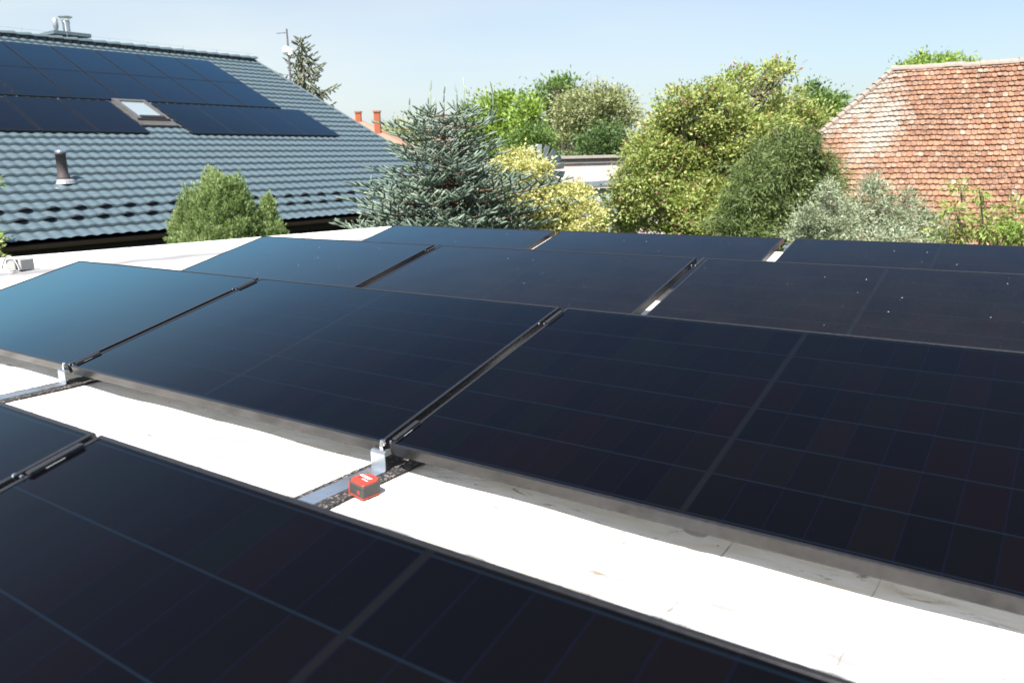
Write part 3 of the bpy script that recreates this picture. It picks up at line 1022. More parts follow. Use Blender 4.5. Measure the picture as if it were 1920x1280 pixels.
# local: x along ridge, y = away, so the slope comes down towards -y
def bl(x, s, h=0.0): return (x, -s * cb_ - h * sb_, BZ - s * sb_ + h * cb_)
def barn_hit(px, py):
    r = fw + rt * (px - 960) / FPX - upv * (py - 640) / FPX
    n = np.array([bn[0] * sb_, bn[1] * sb_, cb_])
    p = CAM + r * (((bp - CAM) @ n) / (r @ n)) - bp
    return p[:2] @ bx, -p[2] / sb_
hx, hs = barn_hit(1537, 254)                                 # where the clipped gable meets the verge
vx, vs_ = barn_hit(1550, 380)
print("barn hip", hx, hs, "verge", vx, vs_)
SL, XR = 7.2, 9.5
LEDGE = lambda s: hx * min(1.0, s / hs) + (min(0.12, 0.12 * (s - hs)) if s > hs else 0)


def mat_clay():
    m = NT("old_clay_tile")
    g = m.n("ShaderNodeNewGeometry").outputs["Random Per Island"]
    oc = m.obj()
    c = m.ramp(g, [(0, (0.20, 0.102, 0.066)), (0.25, (0.27, 0.145, 0.090)), (0.55, (0.31, 0.178, 0.113)), (0.8, (0.24, 0.135, 0.094)), (0.97, (0.33, 0.22, 0.165)), (1, (0.33, 0.29, 0.24))])
    big = m.noise(0.7, 5, 0.6, oc)
    fine = m.noise(13, 6, 0.75, oc)
    moss = m.math("MULTIPLY", m.ramp(big, [(0.36, 0.4), (0.58, 1.0)]), m.ramp(fine, [(0.40, 0), (0.58, 1)]))
    c = m.mix(m.math("MULTIPLY", moss, 0.85), c, (0.070, 0.045, 0.033))
    lich = m.noise(5.5, 8, 0.78, oc, 0.4)
    sx = m.n("ShaderNodeSeparateXYZ"); m.l(oc, sx.inputs[0])
    # the pale patch below the left end of the ridge
    dx = m.math("MULTIPLY", m.math("SUBTRACT", m.math("SUBTRACT", sx.outputs[0], -0.20), m.math("MULTIPLY", m.math("SUBTRACT", sx.outputs[2], BZ - 1.30), 0.38)), 1.25)
    dz_ = m.math("MULTIPLY", m.math("SUBTRACT", sx.outputs[2], BZ - 1.30), 0.85)
    d = m.math("SQRT", m.math("ADD", m.math("MULTIPLY", dx, dx), m.math("MULTIPLY", dz_, dz_)))
    patch = m.math("SUBTRACT", 1.0, d, clamp=True)
    # mortar wash along the clipped edge
    he = m.math("ADD", m.math("MULTIPLY", sx.outputs[0], hs * sb_ / hx), m.math("SUBTRACT", sx.outputs[2], BZ))
    hipe = m.math("MULTIPLY", m.math("SUBTRACT", 1.0, m.math("MULTIPLY", m.math("ABSOLUTE", he), 1.5), clamp=True), m.math("GREATER_THAN", sx.outputs[2], BZ - hs * sb_ - 0.3))
    thr = m.math("ADD", lich, m.math("ADD", m.math("MULTIPLY", patch, 0.35), m.math("MULTIPLY", hipe, 0.25)))
    c = m.mix(m.ramp(thr, [(0.60, 0), (0.74, 0.88)]), c, (0.25, 0.235, 0.21))
    m.set(Base_Color=c, Roughness=0.9, Specular_IOR_Level=0.2)
    m.bump(fine, 0.5, 0.01)
    return m.mat


M["clay"] = mat_clay()
tv, tfc = [], []
EXP, TW = 0.150, 0.104
nrow = int(SL / EXP)
rr = random.Random(3)
for r_ in range(nrow):
    s1 = (r_ + 1) * EXP
    s0 = s1 - EXP - 0.03
    x = LEDGE(s1) + (0.0 if r_ % 2 else -TW / 2)
    le = LEDGE(s1 - EXP * 0.5)
    sag = 0.02 * math.sin(r_ * 0.9)
    while x < XR:
        x0, x1 = max(x + 0.003, le), x + TW - 0.003
        if x1 - x0 > 0.03:
            j = rr.uniform(-0.014, 0.014); hj = rr.uniform(0, 0.016) ** 1.0
            wob = 0.015 * math.sin(x * 1.3 + r_ * 0.12) + 0.01 * math.sin(x * 3.1)
            b0 = len(tv)
            xm = (x0 + x1) / 2
            for hh in (0.0, 0.024):
                top = 0.004 + hh + wob
                bot = 0.034 + hj + hh + wob
                tv.extend([bl(x0, s0, top), bl(x1, s0, top), bl(x1, s1 - 0.018 + j, bot), bl(x1 - 0.022, s1 - 0.006 + j, bot), bl(xm, s1 + j, bot), bl(x0 + 0.022, s1 - 0.006 + j, bot), bl(x0, s1 - 0.018 + j, bot)])
            n7 = 7
            tfc.append([b0 + 7 + k for k in (0, 6, 5, 4, 3, 2, 1)])
            for k in range(n7):
                k2 = (k + 1) % n7
                tfc.append([b0 + k2, b0 + k, b0 + 7 + k, b0 + 7 + k2])
        x += TW
mbt = MB(); mbt.v = tv; mbt.f = tfc; mbt.m = [0] * len(tfc)
mbt.build("roof", M["clay"], barn)
# boarding below the tiles, clipped end, ridge tiles, walls
ub = MB()
ub.add([bl(0, 0, -0.01), bl(hx, hs, -0.01), bl(hx + 0.1, SL, -0.01), bl(XR, SL, -0.01), bl(XR, 0, -0.01)], [(0, 1, 2, 3, 4)])
back = [(x, -y, z) for x, y, z in (bl(0, 0, 0.02), bl(hx, hs, 0.02), bl(hx + 0.1, SL, 0.02), bl(XR, SL, 0.02), bl(XR, 0, 0.02))]
ub.add(back, [(4, 3, 2, 1, 0)])
f_, b_ = bl(hx, hs, 0.0), bl(hx, hs, 0.0)
ub.add([(0, 0, BZ), (f_[0], f_[1], f_[2]), (f_[0], -f_[1], f_[2])], [(0, 2, 1)])
ub.build("under_roof", M["clay"], barn)
rd = MB()
x = -0.05
while x < XR:
    n8 = 8
    hj = rr.uniform(-0.020, 0.014)
    vs = []
    for xx, sc in ((x, 1.0), (x + 0.40, 0.9)):
        vs += [(xx, 0.13 * sc * math.cos(math.pi * k / n8), BZ + 0.0 + hj + 0.11 * sc * math.sin(math.pi * k / n8)) for k in range(n8 + 1)]
    rd.add(vs, [(k, k + 1, k + n8 + 2, k + n8 + 1) for k in range(n8)] + [tuple(range(n8, -1, -1))])
    x += rr.uniform(0.33, 0.37)
m_ = simple("pale_ridge_mortar", (0.22, 0.18, 0.155), 0.9, var=0.45, scale=7)
rd.build("ridge_tiles", m_, barn)
hp_ = MB()
n_ = 12
for k in range(n_):                               # hip tiles down the clipped edge
    a, b = k / n_, (k + 1.12) / n_
    p, q = Vector(bl(hx * a, hs * a, 0.03)), Vector(bl(hx * b, hs * b, 0.045))
    p.z += rr.uniform(-0.025, 0.01); hp_.tube([p, q], [0.060, 0.075], 8)
hp_.build("hip_tiles", m_, barn)
bw = MB()
ey = SL * cb_ - 0.35
zw = BZ - SL * sb_ + 0.15
bw.box((hx + 0.35, -ey, 0), (XR - 0.2, -ey + 0.4, zw)); bw.box((hx + 0.35, ey - 0.4, 0), (XR - 0.2, ey, zw))
yh = hs * cb_ - 0.1
for xx in (hx + 0.35, XR - 0.6):
    pg = [(-ey + 0.4, 0), (ey - 0.4, 0), (ey - 0.4, zw), (yh, BZ - hs * sb_ - 0.25), (-yh, BZ - hs * sb_ - 0.25), (-ey + 0.4, zw)]
    n6 = 6
    bw.add([(xx, y, z) for y, z in pg] + [(xx + 0.35, y, z) for y, z in pg],
           [tuple(range(n6 - 1, -1, -1)), tuple(range(n6, 2 * n6))] + [(i, (i + 1) % n6, n6 + (i + 1) % n6, n6 + i) for i in range(n6)])
bw.build("wall", simple("old_brick_wall", (0.30, 0.20, 0.15), 0.9, var=0.3), barn)

# ---------------------------------------------------------------- far house with orange roof and two chimneys
fh0 = at(787, 287, 44.0)
fr2 = np.array([rt[0], rt[1]]) / np.linalg.norm(rt[:2])
fha = math.atan2(fr2[1], fr2[0])
fhouse = empty("orange_roof_house", (fh0[0], fh0[1], GZ), (0, 0, fha))
tag(fhouse, "distant orange-roofed house with two red chimneys, beyond the tiled house", "house")
ez = fh0[2] - GZ
rz_p = at(668, 221, 48.0)
dv = rz_p - fh0
rx_, ry_ = dv[:2] @ fr2, dv[:2] @ np.array([-fr2[1], fr2[0]])
rz_ = rz_p[2] - GZ
fm = MB()
LX = -16.0
fm.add([(LX, 0, ez), (0, 0, ez), (rx_, ry_, rz_), (LX - 0, ry_, rz_), (LX, 2 * ry_, ez), (0, 2 * ry_, ez)], [(0, 1, 2, 3), (1, 5, 2), (3, 2, 5, 4)])
fo = NT("orange_roof_tile")
oc_ = fo.obj()
wv = fo.n("ShaderNodeTexWave", wave_type="BANDS", bands_direction="Z"); wv.inputs["Scale"].default_value = 3.2; wv.inputs["Distortion"].default_value = 0.6
fo.l(oc_, wv.inputs["Vector"])
n3 = fo.noise(7, 4, 0.6, oc_)
fo.set(Base_Color=fo.mix(fo.math("MULTIPLY", wv.outputs[1], 0.4), fo.mix(n3, (0.26, 0.13, 0.085), (0.33, 0.19, 0.135)), (0.20, 0.10, 0.065)), Roughness=0.85)
fm.build("roof", fo.mat, fhouse)
MB().box((LX + 0.4, 0.4, 0), (-0.4, 2 * ry_ - 0.4, ez - 0.05)).build("wall", M["grey_wall"], fhouse)
cm = simple("red_chimney", (0.27, 0.075, 0.03), 0.8)
for (px, py0, py1, wd, dd) in ((671.5, 209, 226, 10, 47.5), (706.5, 208, 245, 11, 46.0)):
    p = at(px, py0, dd) - fh0
    lx_, ly_ = p[:2] @ fr2, p[:2] @ np.array([-fr2[1], fr2[0]])
    hw = wd / FPX * dd / 2
    zt2 = p[2] + fh0[2] - GZ
    c_ = MB().box((lx_ - hw, ly_ - hw, zt2 - 1.6), (lx_ + hw, ly_ + hw, zt2 - 0.09)).build("chimney", cm, fhouse)
    MB().box((lx_ - hw - 0.04, ly_ - hw - 0.04, zt2 - 0.09), (lx_ + hw + 0.04, ly_ + hw + 0.04, zt2)).build("cap", simple("chimney_cap", (0.25, 0.10, 0.06), 0.8), c_)

# ---------------------------------------------------------------- pink garden wall, shed, wind wheel
def frame_at(px, py, d):
    p = at(px, py, d)
    return p, math.atan2(fr2[1], fr2[0])


wp, wa_ = frame_at(1000, 294, 23.0)
pw = empty("garden_wall", (wp[0], wp[1], GZ), (0, 0, wa_))
tag(pw, "pale pink rendered wall with a tiled coping, between the yellow shrub and the red-flecked tree", "wall")
pm = NT("pink_render")
oc_ = pm.obj()
st = pm.n("ShaderNodeMapping"); pm.l(oc_, st.inputs[0]); st.inputs["Scale"].default_value = (2.5, 2.5, 0.5)
pm.set(Base_Color=pm.mix(pm.ramp(pm.noise(1.4, 5, 0.6, st.outputs[0]), [(0.35, 0), (0.65, 1)]), (0.50, 0.45, 0.44), (0.44, 0.345, 0.345)), Roughness=0.95)
wz = wp[2] - GZ
MB().box((-0.8, 0, 0), (5.2, 0.3, wz - 0.22)).build("render", pm.mat, pw)
cp = MB()
cp.box((-0.85, -0.05, wz - 0.215), (5.25, 0.35, wz - 0.15)); cp.box((-0.9, -0.12, wz - 0.08), (5.3, 0.42, wz - 0.035)); cp.box((-0.82, -0.02, wz - 0.148), (5.22, 0.32, wz - 0.082)); cp.box((-0.84, -0.05, wz - 0.033), (5.24, 0.35, wz))
cp.build("coping", simple("grey_coping", (0.26, 0.24, 0.22), 0.9, var=0.25), pw)

sp_, sa_ = frame_at(1128, 345, 17.5)
sh = empty("shed", (sp_[0], sp_[1], GZ), (0, 0, sa_ + 0.15))
tag(sh, "small pale shed with a bluish sheet metal roof below the pink wall", "shed")
sz = sp_[2] - GZ
s_ = MB()
s_.add([(-0.55, 0, sz - 0.06), (0.9, 0, sz + 0.0), (0.9, 1.0, sz + 0.07), (-0.55, 1.0, sz + 0.01), (-0.55, 0, sz - 0.10), (0.9, 0, sz - 0.04), (0.9, 1.0, sz + 0.03), (-0.55, 1.0, sz - 0.03)],
       [(0, 1, 2, 3), (7, 6, 5, 4), (0, 4, 5, 1), (1, 5, 6, 2), (2, 6, 7, 3), (3, 7, 4, 0)])
s_.build("roof", M["zinc"], sh)
MB().box((-0.45, 0.1, 0), (0.8, 0.9, sz - 0.12)).build("wall", simple("pale_blue_boards", (0.28, 0.33, 0.35), 0.7), sh)

wc = at(1012, 320, 14.9)
ww = empty("wind_wheel", (wc[0], wc[1], GZ), (0, 0, fha + R(12)))
tag(ww, "ornamental metal wind wheel with fanned pale blades rising out of the yellow shrub", "wind wheel")
hz = wc[2] - GZ
MB().tube([(0, 0.06, 0), (0, 0.06, hz + 0.05)], 0.03, 10).build("post", M["zinc"], ww)
m1 = simple("pale_blade", (0.46, 0.50, 0.54), 0.4, 0.2, var=0.15, scale=3)
m2 = simple("blue_blade", (0.26, 0.38, 0.46), 0.4, 0.2, var=0.15, scale=3)
MB().lathe([(0.02, -0.04), (0.07, -0.03), (0.07, 0.03), (0.02, 0.04)], 14).build("hub", M["zinc"], ww).location = (0, 0, hz)
for k in range(18):
    an = 2 * math.pi * k / 18
    Mx = Matrix.Translation((0, 0, hz)) @ Matrix.Rotation(an, 4, "Y") @ Matrix.Rotation(R(28), 4, "Z")
    b = MB()
    vs = [(-0.025, 0, 0.10), (0.025, 0, 0.10), (0.075, 0.012, 0.48), (-0.075, -0.012, 0.48), (-0.025, 0.004, 0.10), (0.025, 0.004, 0.10), (0.075, 0.016, 0.48), (-0.075, -0.008, 0.48)]
    b.add([Mx @ Vector(p) for p in vs], [(0, 1, 2, 3), (7, 6, 5, 4), (0, 4, 5, 1), (1, 5, 6, 2), (2, 6, 7, 3), (3, 7, 4, 0)])
    b.build("blade", m2 if k in (3, 5, 10, 14) else m1, ww)

# ---------------------------------------------------------------- vegetation
def leaf_quads(pos, d, L, Wd, fold=0.25):
    """rhombic leaves: pos (N,3) base points, d (N,3) unit directions, L, Wd (N,) lengths and widths"""
    n = len(pos)
    r = rng.normal(size=(n, 3)) * 0.55 + np.array([0.05, -0.35, 0.75])
    s = np.cross(d, r); s /= np.linalg.norm(s, axis=1, keepdims=True) + 1e-9
    nn = np.cross(d, s)
    mid = pos + d * (L * 0.45)[:, None] - nn * (Wd * fold)[:, None]
    v = np.stack([pos, mid + s * (Wd * 0.5)[:, None], pos + d * L[:, None], mid - s * (Wd * 0.5)[:, None]], 1)
    return v.reshape(-1, 3), np.arange(n * 4).reshape(n, 4)


def unit(v): return v / (np.linalg.norm(v, axis=-1, keepdims=True) + 1e-9)


def limb_tree(base, lobes, tips, r0, rnd):
    """trunk, one limb to every lobe and twigs to the cluster points"""
    mb = MB()
    base = np.asarray(base)
    cen = np.mean([l[0] for l in lobes], 0)
    low = min(l[0][2] - l[1][2] for l in lobes)
    fork = np.array([base[0] * 0.6 + cen[0] * 0.4, base[1] * 0.6 + cen[1] * 0.4, base[2] + max(0.5, (low - base[2]) * 0.7 + 0.3 * (cen[2] - low))])
    mb.tube([base - [0, 0, 0.1], base * 0.6 + fork * 0.4 + rnd.normal(size=3) * [0.06, 0.06, 0], fork], [r0 * 1.25, r0, r0 * 0.8], 10)
    for c, rad, n in lobes:
        c = np.asarray(c)
        m1_ = fork * 0.55 + c * 0.45 + rnd.normal(size=3) * 0.12 * np.linalg.norm(c - fork) * 0.5 + [0, 0, 0.05]
        end = c + np.array([0, 0, rad[2] * 0.5])
        mb.tube([fork, m1_, c, end], [r0 * 0.55, r0 * 0.36, r0 * 0.2, r0 * 0.05], 6)
        own = tips[np.linalg.norm((tips - c) / rad, axis=1) < 1.15] if len(tips) else []
        own = own[:: max(1, len(own) // 14)][:14] if len(own) else []
        for t_ in own:
            st_ = m1_ * 0.3 + c * 0.7 + rnd.normal(size=3) * 0.05
            mb.tube([st_, (st_ + t_) / 2 + rnd.normal(size=3) * 0.06 + [0, 0, -0.04], t_], [r0 * 0.14, r0 * 0.09, r0 * 0.025], 5, caps=False)
    return mb


def broadleaf(name, label, cat, px_lobes, depth, mat, leaf=0.08, width=0.5, density=1.0, clump=0.16, per=26, droop=0.1, seed=1, r0=0.12,
              base_px=None, group=None, bark="bark", shell=0.55, up=0.35, spiky=0.0):
    rnd = np.random.default_rng(seed)
    lobes = []
    for l in px_lobes:
        x, y, rx, ry = l[:4]
        dens = l[4] if len(l) > 4 else 1.0
        d = depth + (l[5] if len(l) > 5 else rnd.uniform(-0.03, 0.03) * depth)
        k = d / FPX
        lobes.append((at(x, y, d), np.array([rx * k, rx * k * 0.95, ry * k]), dens))
    tips_all, P_, D_ = [], [], []
    for c, rad, dens in lobes:
        vol = (rad[0] * rad[1] * rad[2]) ** (1 / 3)
        ncl = int(density * dens * 30 * (vol / clump) ** 2 * 0.33) + 6
        q = unit(rnd.normal(size=(ncl, 3)))
        rr_ = shell + (1 - shell) * rnd.random(ncl) ** 0.6
        rr_ *= 1 + 0.16 * np.sin(q[:, 0] * 5.1 + seed) * np.cos(q[:, 2] * 6.3 + seed * 2) + 0.09 * rnd.normal(size=ncl)
        rr_ *= 1 + spiky * rnd.random(ncl) ** 6
        tip = c + q * rad * rr_[:, None]
        tips_all.append(tip)
        npl = rnd.poisson(per, ncl) + 4
        ci = np.repeat(np.arange(ncl), npl)
        cs = clump * rnd.uniform(0.45, 1.6, ncl)[ci]
        off = rnd.normal(size=(len(ci), 3)) * cs[:, None] * np.array([0.55, 0.55, 0.4])
        P_.append(tip[ci] + off)
        D_.append(unit(unit(off) * 0.8 + q[ci] * 0.5 + rnd.normal(size=(len(ci), 3)) * 0.5 + np.array([0, 0, up - droop])))
    P_ = np.concatenate(P_); D_ = np.concatenate(D_); tips = np.concatenate(tips_all)
    n = len(P_)
    Ls = leaf * (0.5 + 0.95 * rnd.random(n) ** 1.4)
    v, f = leaf_quads(P_, D_, Ls, Ls * width * rnd.uniform(0.8, 1.2, n))
    if base_px is None: base_px = np.mean([l[0] for l in px_lobes])
    b = at(base_px, 310, depth); b[2] = GZ
    root = empty(name, b)
    tag(root, label, cat, group)
    link("crown", np_mesh("crown", v - b, f), mat, root)
    mb = limb_tree(b, lobes, tips, r0, rnd)
    mb.v = [(x - b[0], y - b[1], z - b[2]) for x, y, z in mb.v]
    mb.build("trunk", M[bark], root, smooth=True)
    return root


def needles_on(segs, per_m, nl, nw, rnd, ang=55, core=0.5):
    """needles round straight shoots, and the furry core of each shoot; segs (N,2,3)"""
    a, b = segs[:, 0], segs[:, 1]
    L = np.linalg.norm(b - a, axis=1)
    cnt = np.maximum(4, (L * per_m).astype(int))
    ci = np.repeat(np.arange(len(segs)), cnt)
    t_ = rnd.random(len(ci))
    ax = unit(b - a)
    d = ax[ci]
    r = rnd.normal(size=(len(ci), 3))
    s = unit(np.cross(d, r))
    ca = math.cos(R(ang)); sa = math.sin(R(ang))
    dirs = unit(d * ca + s * sa + np.array([0, 0, 0.15]))
    p = a[ci] + (b - a)[ci] * t_[:, None]
    l = nl * rnd.uniform(0.7, 1.15, len(ci)) * (1 - 0.35 * t_ ** 4)
    side = unit(np.cross(dirs, rnd.normal(size=dirs.shape)))
    v = np.stack([p - side * nw / 2, p + side * nw / 2, p + dirs * l[:, None]], 1).reshape(-1, 3)
    f = np.arange(len(ci) * 3).reshape(-1, 3)
    # cores: five-sided spindles
    e1 = unit(np.cross(ax, rnd.normal(size=ax.shape))); e2 = np.cross(ax, e1)
    k = 5
    rings = []
    for tt, rr in ((0.0, 0.55), (0.25, 1.0), (0.8, 0.9), (1.0, 0.30)):
        for j in range(k):
            an = 2 * math.pi * j / k
            rings.append(a + (b - a) * tt + (e1 * math.cos(an) + e2 * math.sin(an)) * (nl * core * rr))
    cv = np.stack(rings, 1)
    tri = []
    for i in range(3):
        for j in range(k):
            q0, q1 = i * k + j, i * k + (j + 1) % k
            tri += [(q0, q1, q1 + k), (q0, q1 + k, q0 + k)]
    tri.append((3 * k, 3 * k + 1, 3 * k + 2)); tri.append((3 * k, 3 * k + 2, 3 * k + 3)); tri.append((3 * k, 3 * k + 3, 3 * k + 4))
    tri = np.array(tri)
    cf = (np.arange(len(segs))[:, None, None] * (4 * k) + tri[None]).reshape(-1, 3) + len(v)
    return np.concatenate([v, cv.reshape(-1, 3)]), np.concatenate([f, cf])


def conifer(name, label, base, z_low, z_top, radius, whorl, nbr, mat, seed, shoot=0.16, step=0.075, per_m=260, nl=0.022, nw=0.0045,
            rise=0.25, curl=0.35, hang=0.0, r0=0.09, lift=0.12, leaders=(), bark="bark_red", sub=True, group=None, lump=0.2):
    """whorled conifer; radius(z) gives branch length, base is the foot of the trunk"""
    rnd = np.random.default_rng(seed)
    base = np.asarray(base, float)
    mb = MB()
    mb.tube([(base[0], base[1], base[2] - 0.1), (base[0], base[1], (z_low + z_top) / 2), (base[0], base[1], z_top)], [r0, r0 * 0.6, 0.012], 9)
    segs = []
    z = z_low
    while z < z_top - 0.03:
        rl = radius(z)
        for k in range(nbr):
            az = 2 * math.pi * (k + rnd.random() * 0.7) / nbr + z * 2.4
            ln = rl(az) if callable(rl) else rl
            ln *= 1 + lump * rnd.normal()
            if ln < 0.08: continue
            h = np.array([math.cos(az), math.sin(az), 0])
            z0 = z + rnd.uniform(-0.5, 0.5) * whorl
            pts = []
            nseg = 7
            for i in range(nseg + 1):
                t_ = i / nseg
                pts.append(np.array([base[0], base[1], z0]) + h * ln * t_ + np.array([0, 0, ln * (rise * t_ + curl * (t_ ** 2 - t_) * 1.0)]))
            pts = np.array(pts)
            mb.tube(pts, [max(0.004, 0.018 * ln * (1 - i / nseg * 0.85)) for i in range(nseg + 1)], 4, caps=False)
            cum = np.linspace(0, 1, nseg + 1)
            s = 0.22 * ln
            sd = 1
            while s < ln:
                t_ = s / ln
                p = np.array([np.interp(t_, cum, pts[:, j]) for j in range(3)])
                q = np.array([np.interp(min(1, t_ + 0.05), cum, pts[:, j]) for j in range(3)])
                d = unit(q - p + 1e-6)
                side = unit(np.cross(d, [0, 0, 1])) * sd
                sl_ = (0.30 * ln * (1 - t_) ** 0.8 + shoot * 0.55) * rnd.uniform(0.7, 1.25)
                dd = unit(d * 0.75 + side * 0.8 + np.array([0, 0, lift - hang + rnd.normal() * 0.16]))
                e = p + dd * sl_ + np.array([0, 0, -hang * sl_ * 0.4])
                segs.append((p, e))
                if sub and sl_ > shoot * 1.2:
                    m_ = int(sl_ / (step * 1.35))
                    for j in range(1, m_ + 1):
                        f = j / (m_ + 0.3)
                        pp = p + (e - p) * f
                        s2 = unit(np.cross(dd, [0, 0, 1])) * (1 if j % 2 else -1)
                        d2 = unit(dd * 0.7 + s2 * 0.8 + np.array([0, 0, lift * 1.3 - hang * 1.3 + rnd.normal() * 0.26]))
                        segs.append((pp, pp + d2 * shoot * rnd.uniform(0.5, 1.0) * (1.1 - 0.5 * f)))
                sd = -sd
                s += step * rnd.uniform(0.75, 1.25)
            segs.append((pts[-3], pts[-2])); segs.append((pts[-2], pts[-1])); segs.append((pts[-1], pts[-1] + unit(pts[-1] - pts[-2]) * shoot * 0.8))
        z += whorl
    segs.append((np.array([base[0], base[1], z_top - 0.3]), np.array([base[0], base[1], z_top])))
    v, f = needles_on(np.array(segs), per_m, nl, nw, rnd)
    ls = []
    for a, b in leaders:
        a, b = np.asarray(a), np.asarray(b)
        bend = rnd.normal(size=3) * [0.03, 0.03, 0]
        pp = [a + (b - a) * t_ + bend * math.sin(math.pi * t_) for t_ in (0, 0.33, 0.67, 1.0)]
        ls += [(pp[i], pp[i + 1]) for i in range(3)]
        for i_ in range(3):                       # a whorl of young shoots at its foot
            q_ = unit(np.append(rnd.normal(size=2), 0.9))
            ls.append((pp[0], pp[0] + q_ * shoot * 1.0))
    if ls:
        v2, f2 = needles_on(np.array(ls), per_m * 0.9, nl * 0.7, nw, rnd, 35, core=0.62)
        f = np.concatenate([f, f2 + len(v)]); v = np.concatenate([v, v2])
    root = empty(name, base)
    tag(root, label, "conifer", group)
    link("crown", np_mesh("crown", v - base, f), mat, root)
    mb.v = [(x - base[0], y - base[1], zz - base[2]) for x, y, zz in mb.v]
    mb.build("trunk", M[bark], root, smooth=True)
    print(name, len(f), "needles")
    return root


LM = {
    "spruce_blue": leaf_mat("blue_spruce_needles", [(0.042, 0.068, 0.045), (0.095, 0.138, 0.102), (0.17, 0.23, 0.175), (0.32, 0.38, 0.295)], 0.12, 0.5, 0.4),
    "spruce_old": leaf_mat("olive_spruce_needles", [(0.063, 0.077, 0.042), (0.119, 0.14, 0.084), (0.196, 0.217, 0.14)], 0.15),
    "dark_conifer": leaf_mat("dark_conifer_needles", [(0.035, 0.058, 0.016), (0.07, 0.11, 0.03), (0.12, 0.165, 0.05), (0.19, 0.22, 0.09)], 0.2),
    "thuja": leaf_mat("thuja_sprays", [(0.075, 0.13, 0.045), (0.155, 0.235, 0.085), (0.255, 0.335, 0.13), (0.43, 0.45, 0.24)], 0.3),
    "golden": leaf_mat("golden_leaves", [(0.24, 0.26, 0.07), (0.42, 0.41, 0.14), (0.54, 0.52, 0.23), (0.66, 0.64, 0.37)], 0.3, fleck=(0.10, 0.16, 0.05)),
    "bright": leaf_mat("fresh_green_leaves", [(0.087, 0.16, 0.032), (0.174, 0.275, 0.051), (0.261, 0.362, 0.072), (0.348, 0.42, 0.109)], 0.38),
    "mid": leaf_mat("mid_green_leaves", [(0.063, 0.119, 0.035), (0.119, 0.196, 0.049), (0.182, 0.266, 0.07)], 0.35),
    "olive": leaf_mat("olive_green_leaves", [(0.112, 0.143, 0.057), (0.195, 0.225, 0.098), (0.285, 0.307, 0.15), (0.36, 0.375, 0.21)], 0.3),
    "deep": leaf_mat("deep_green_leaves", [(0.046, 0.085, 0.029), (0.078, 0.137, 0.046), (0.117, 0.182, 0.058)], 0.3),
    "flecked": leaf_mat("green_and_red_leaves", [(0.125, 0.18, 0.05), (0.235, 0.30, 0.088), (0.34, 0.395, 0.13), (0.46, 0.475, 0.21)], 0.38, fleck=(0.24, 0.095, 0.07)),
    "silver": leaf_mat("silvery_narrow_leaves", [(0.115, 0.149, 0.088), (0.203, 0.243, 0.155), (0.297, 0.338, 0.236), (0.432, 0.472, 0.365)], 0.22),
    "peach": leaf_mat("light_green_long_leaves", [(0.112, 0.2, 0.037), (0.188, 0.288, 0.062), (0.275, 0.362, 0.1), (0.35, 0.275, 0.112)], 0.35),
}

# blue spruce in front of the far end of the house
SD = 13.2
sb0 = at(836, 310, SD); sb0[2] = GZ
kz = SD / FPX
def zpx(y, d): return at(900, y, d)[2]
rtd = np.array([rt[0], rt[1], 0]) / np.linalg.norm(rt[:2])
def spruce_r(z):
    y = 306 - (z - 0.77) / kz                     # picture row of that height
    prof = np.interp(y, [198, 206, 218, 245, 275, 300, 325, 350, 400, 440, 520, 640], [8, 32, 64, 90, 88, 92, 118, 158, 182, 190, 200, 150]) * kz
    def f(az):
        s = math.cos(az) * rtd[0] + math.sin(az) * rtd[1]
        wob = 1 + 0.12 * math.sin(az * 3 + z * 5)
        return prof * wob * (1.0 if s > 0 and y > 315 else 0.95)
    return f
ld_ = []
for (x, y0, y1, dd_) in ((868, 208, 143, 0), (809, 215, 151, -0.3), (834, 208, 162, 0.2), (852, 208, 157, 0.1), (919, 222, 153, -0.1), (768, 225, 184, 0), (884, 212, 181, 0.15), (803, 218, 183, -0.2), (817, 216, 184, -0.3), (777, 225, 198, 0.1), (788, 222, 198, 0.2), (859, 212, 184, 0)):
    ld_.append((at(x + (2 if x > 840 else -1), y0, SD + dd_), at(x, y1, SD + dd_)))
conifer("blue_spruce", "blue-green spruce with bare upright leader shoots behind the garage roof", sb0, -2.4, zpx(206, SD), spruce_r, 0.15, 11, LM["spruce_blue"], 4,
        lift=0.38, shoot=0.20, step=0.088, per_m=200, nl=0.030, nw=0.0075, rise=0.10, curl=0.22, leaders=ld_, lump=0.21)

# spruce behind the house gable
OD = 33.0
ob = at(582, 310, OD); ob[2] = GZ
ko = OD / FPX
def old_r(z):
    y = 306 - (z - 0.77) / ko
    return float(np.interp(y, [76, 90, 120, 150, 190, 260, 340], [7, 17, 29, 39, 47, 64, 76])) * ko
conifer("old_spruce", "tall sparse olive spruce with drooping branches beyond the gable of the tiled house", ob, -1.5, zpx(76, OD) + 0.15, old_r, 0.26, 9, LM["spruce_old"], 9,
        shoot=0.26, step=0.17, per_m=90, nl=0.06, nw=0.02, rise=-0.10, curl=0.75, hang=0.75, r0=0.16, lump=0.28)

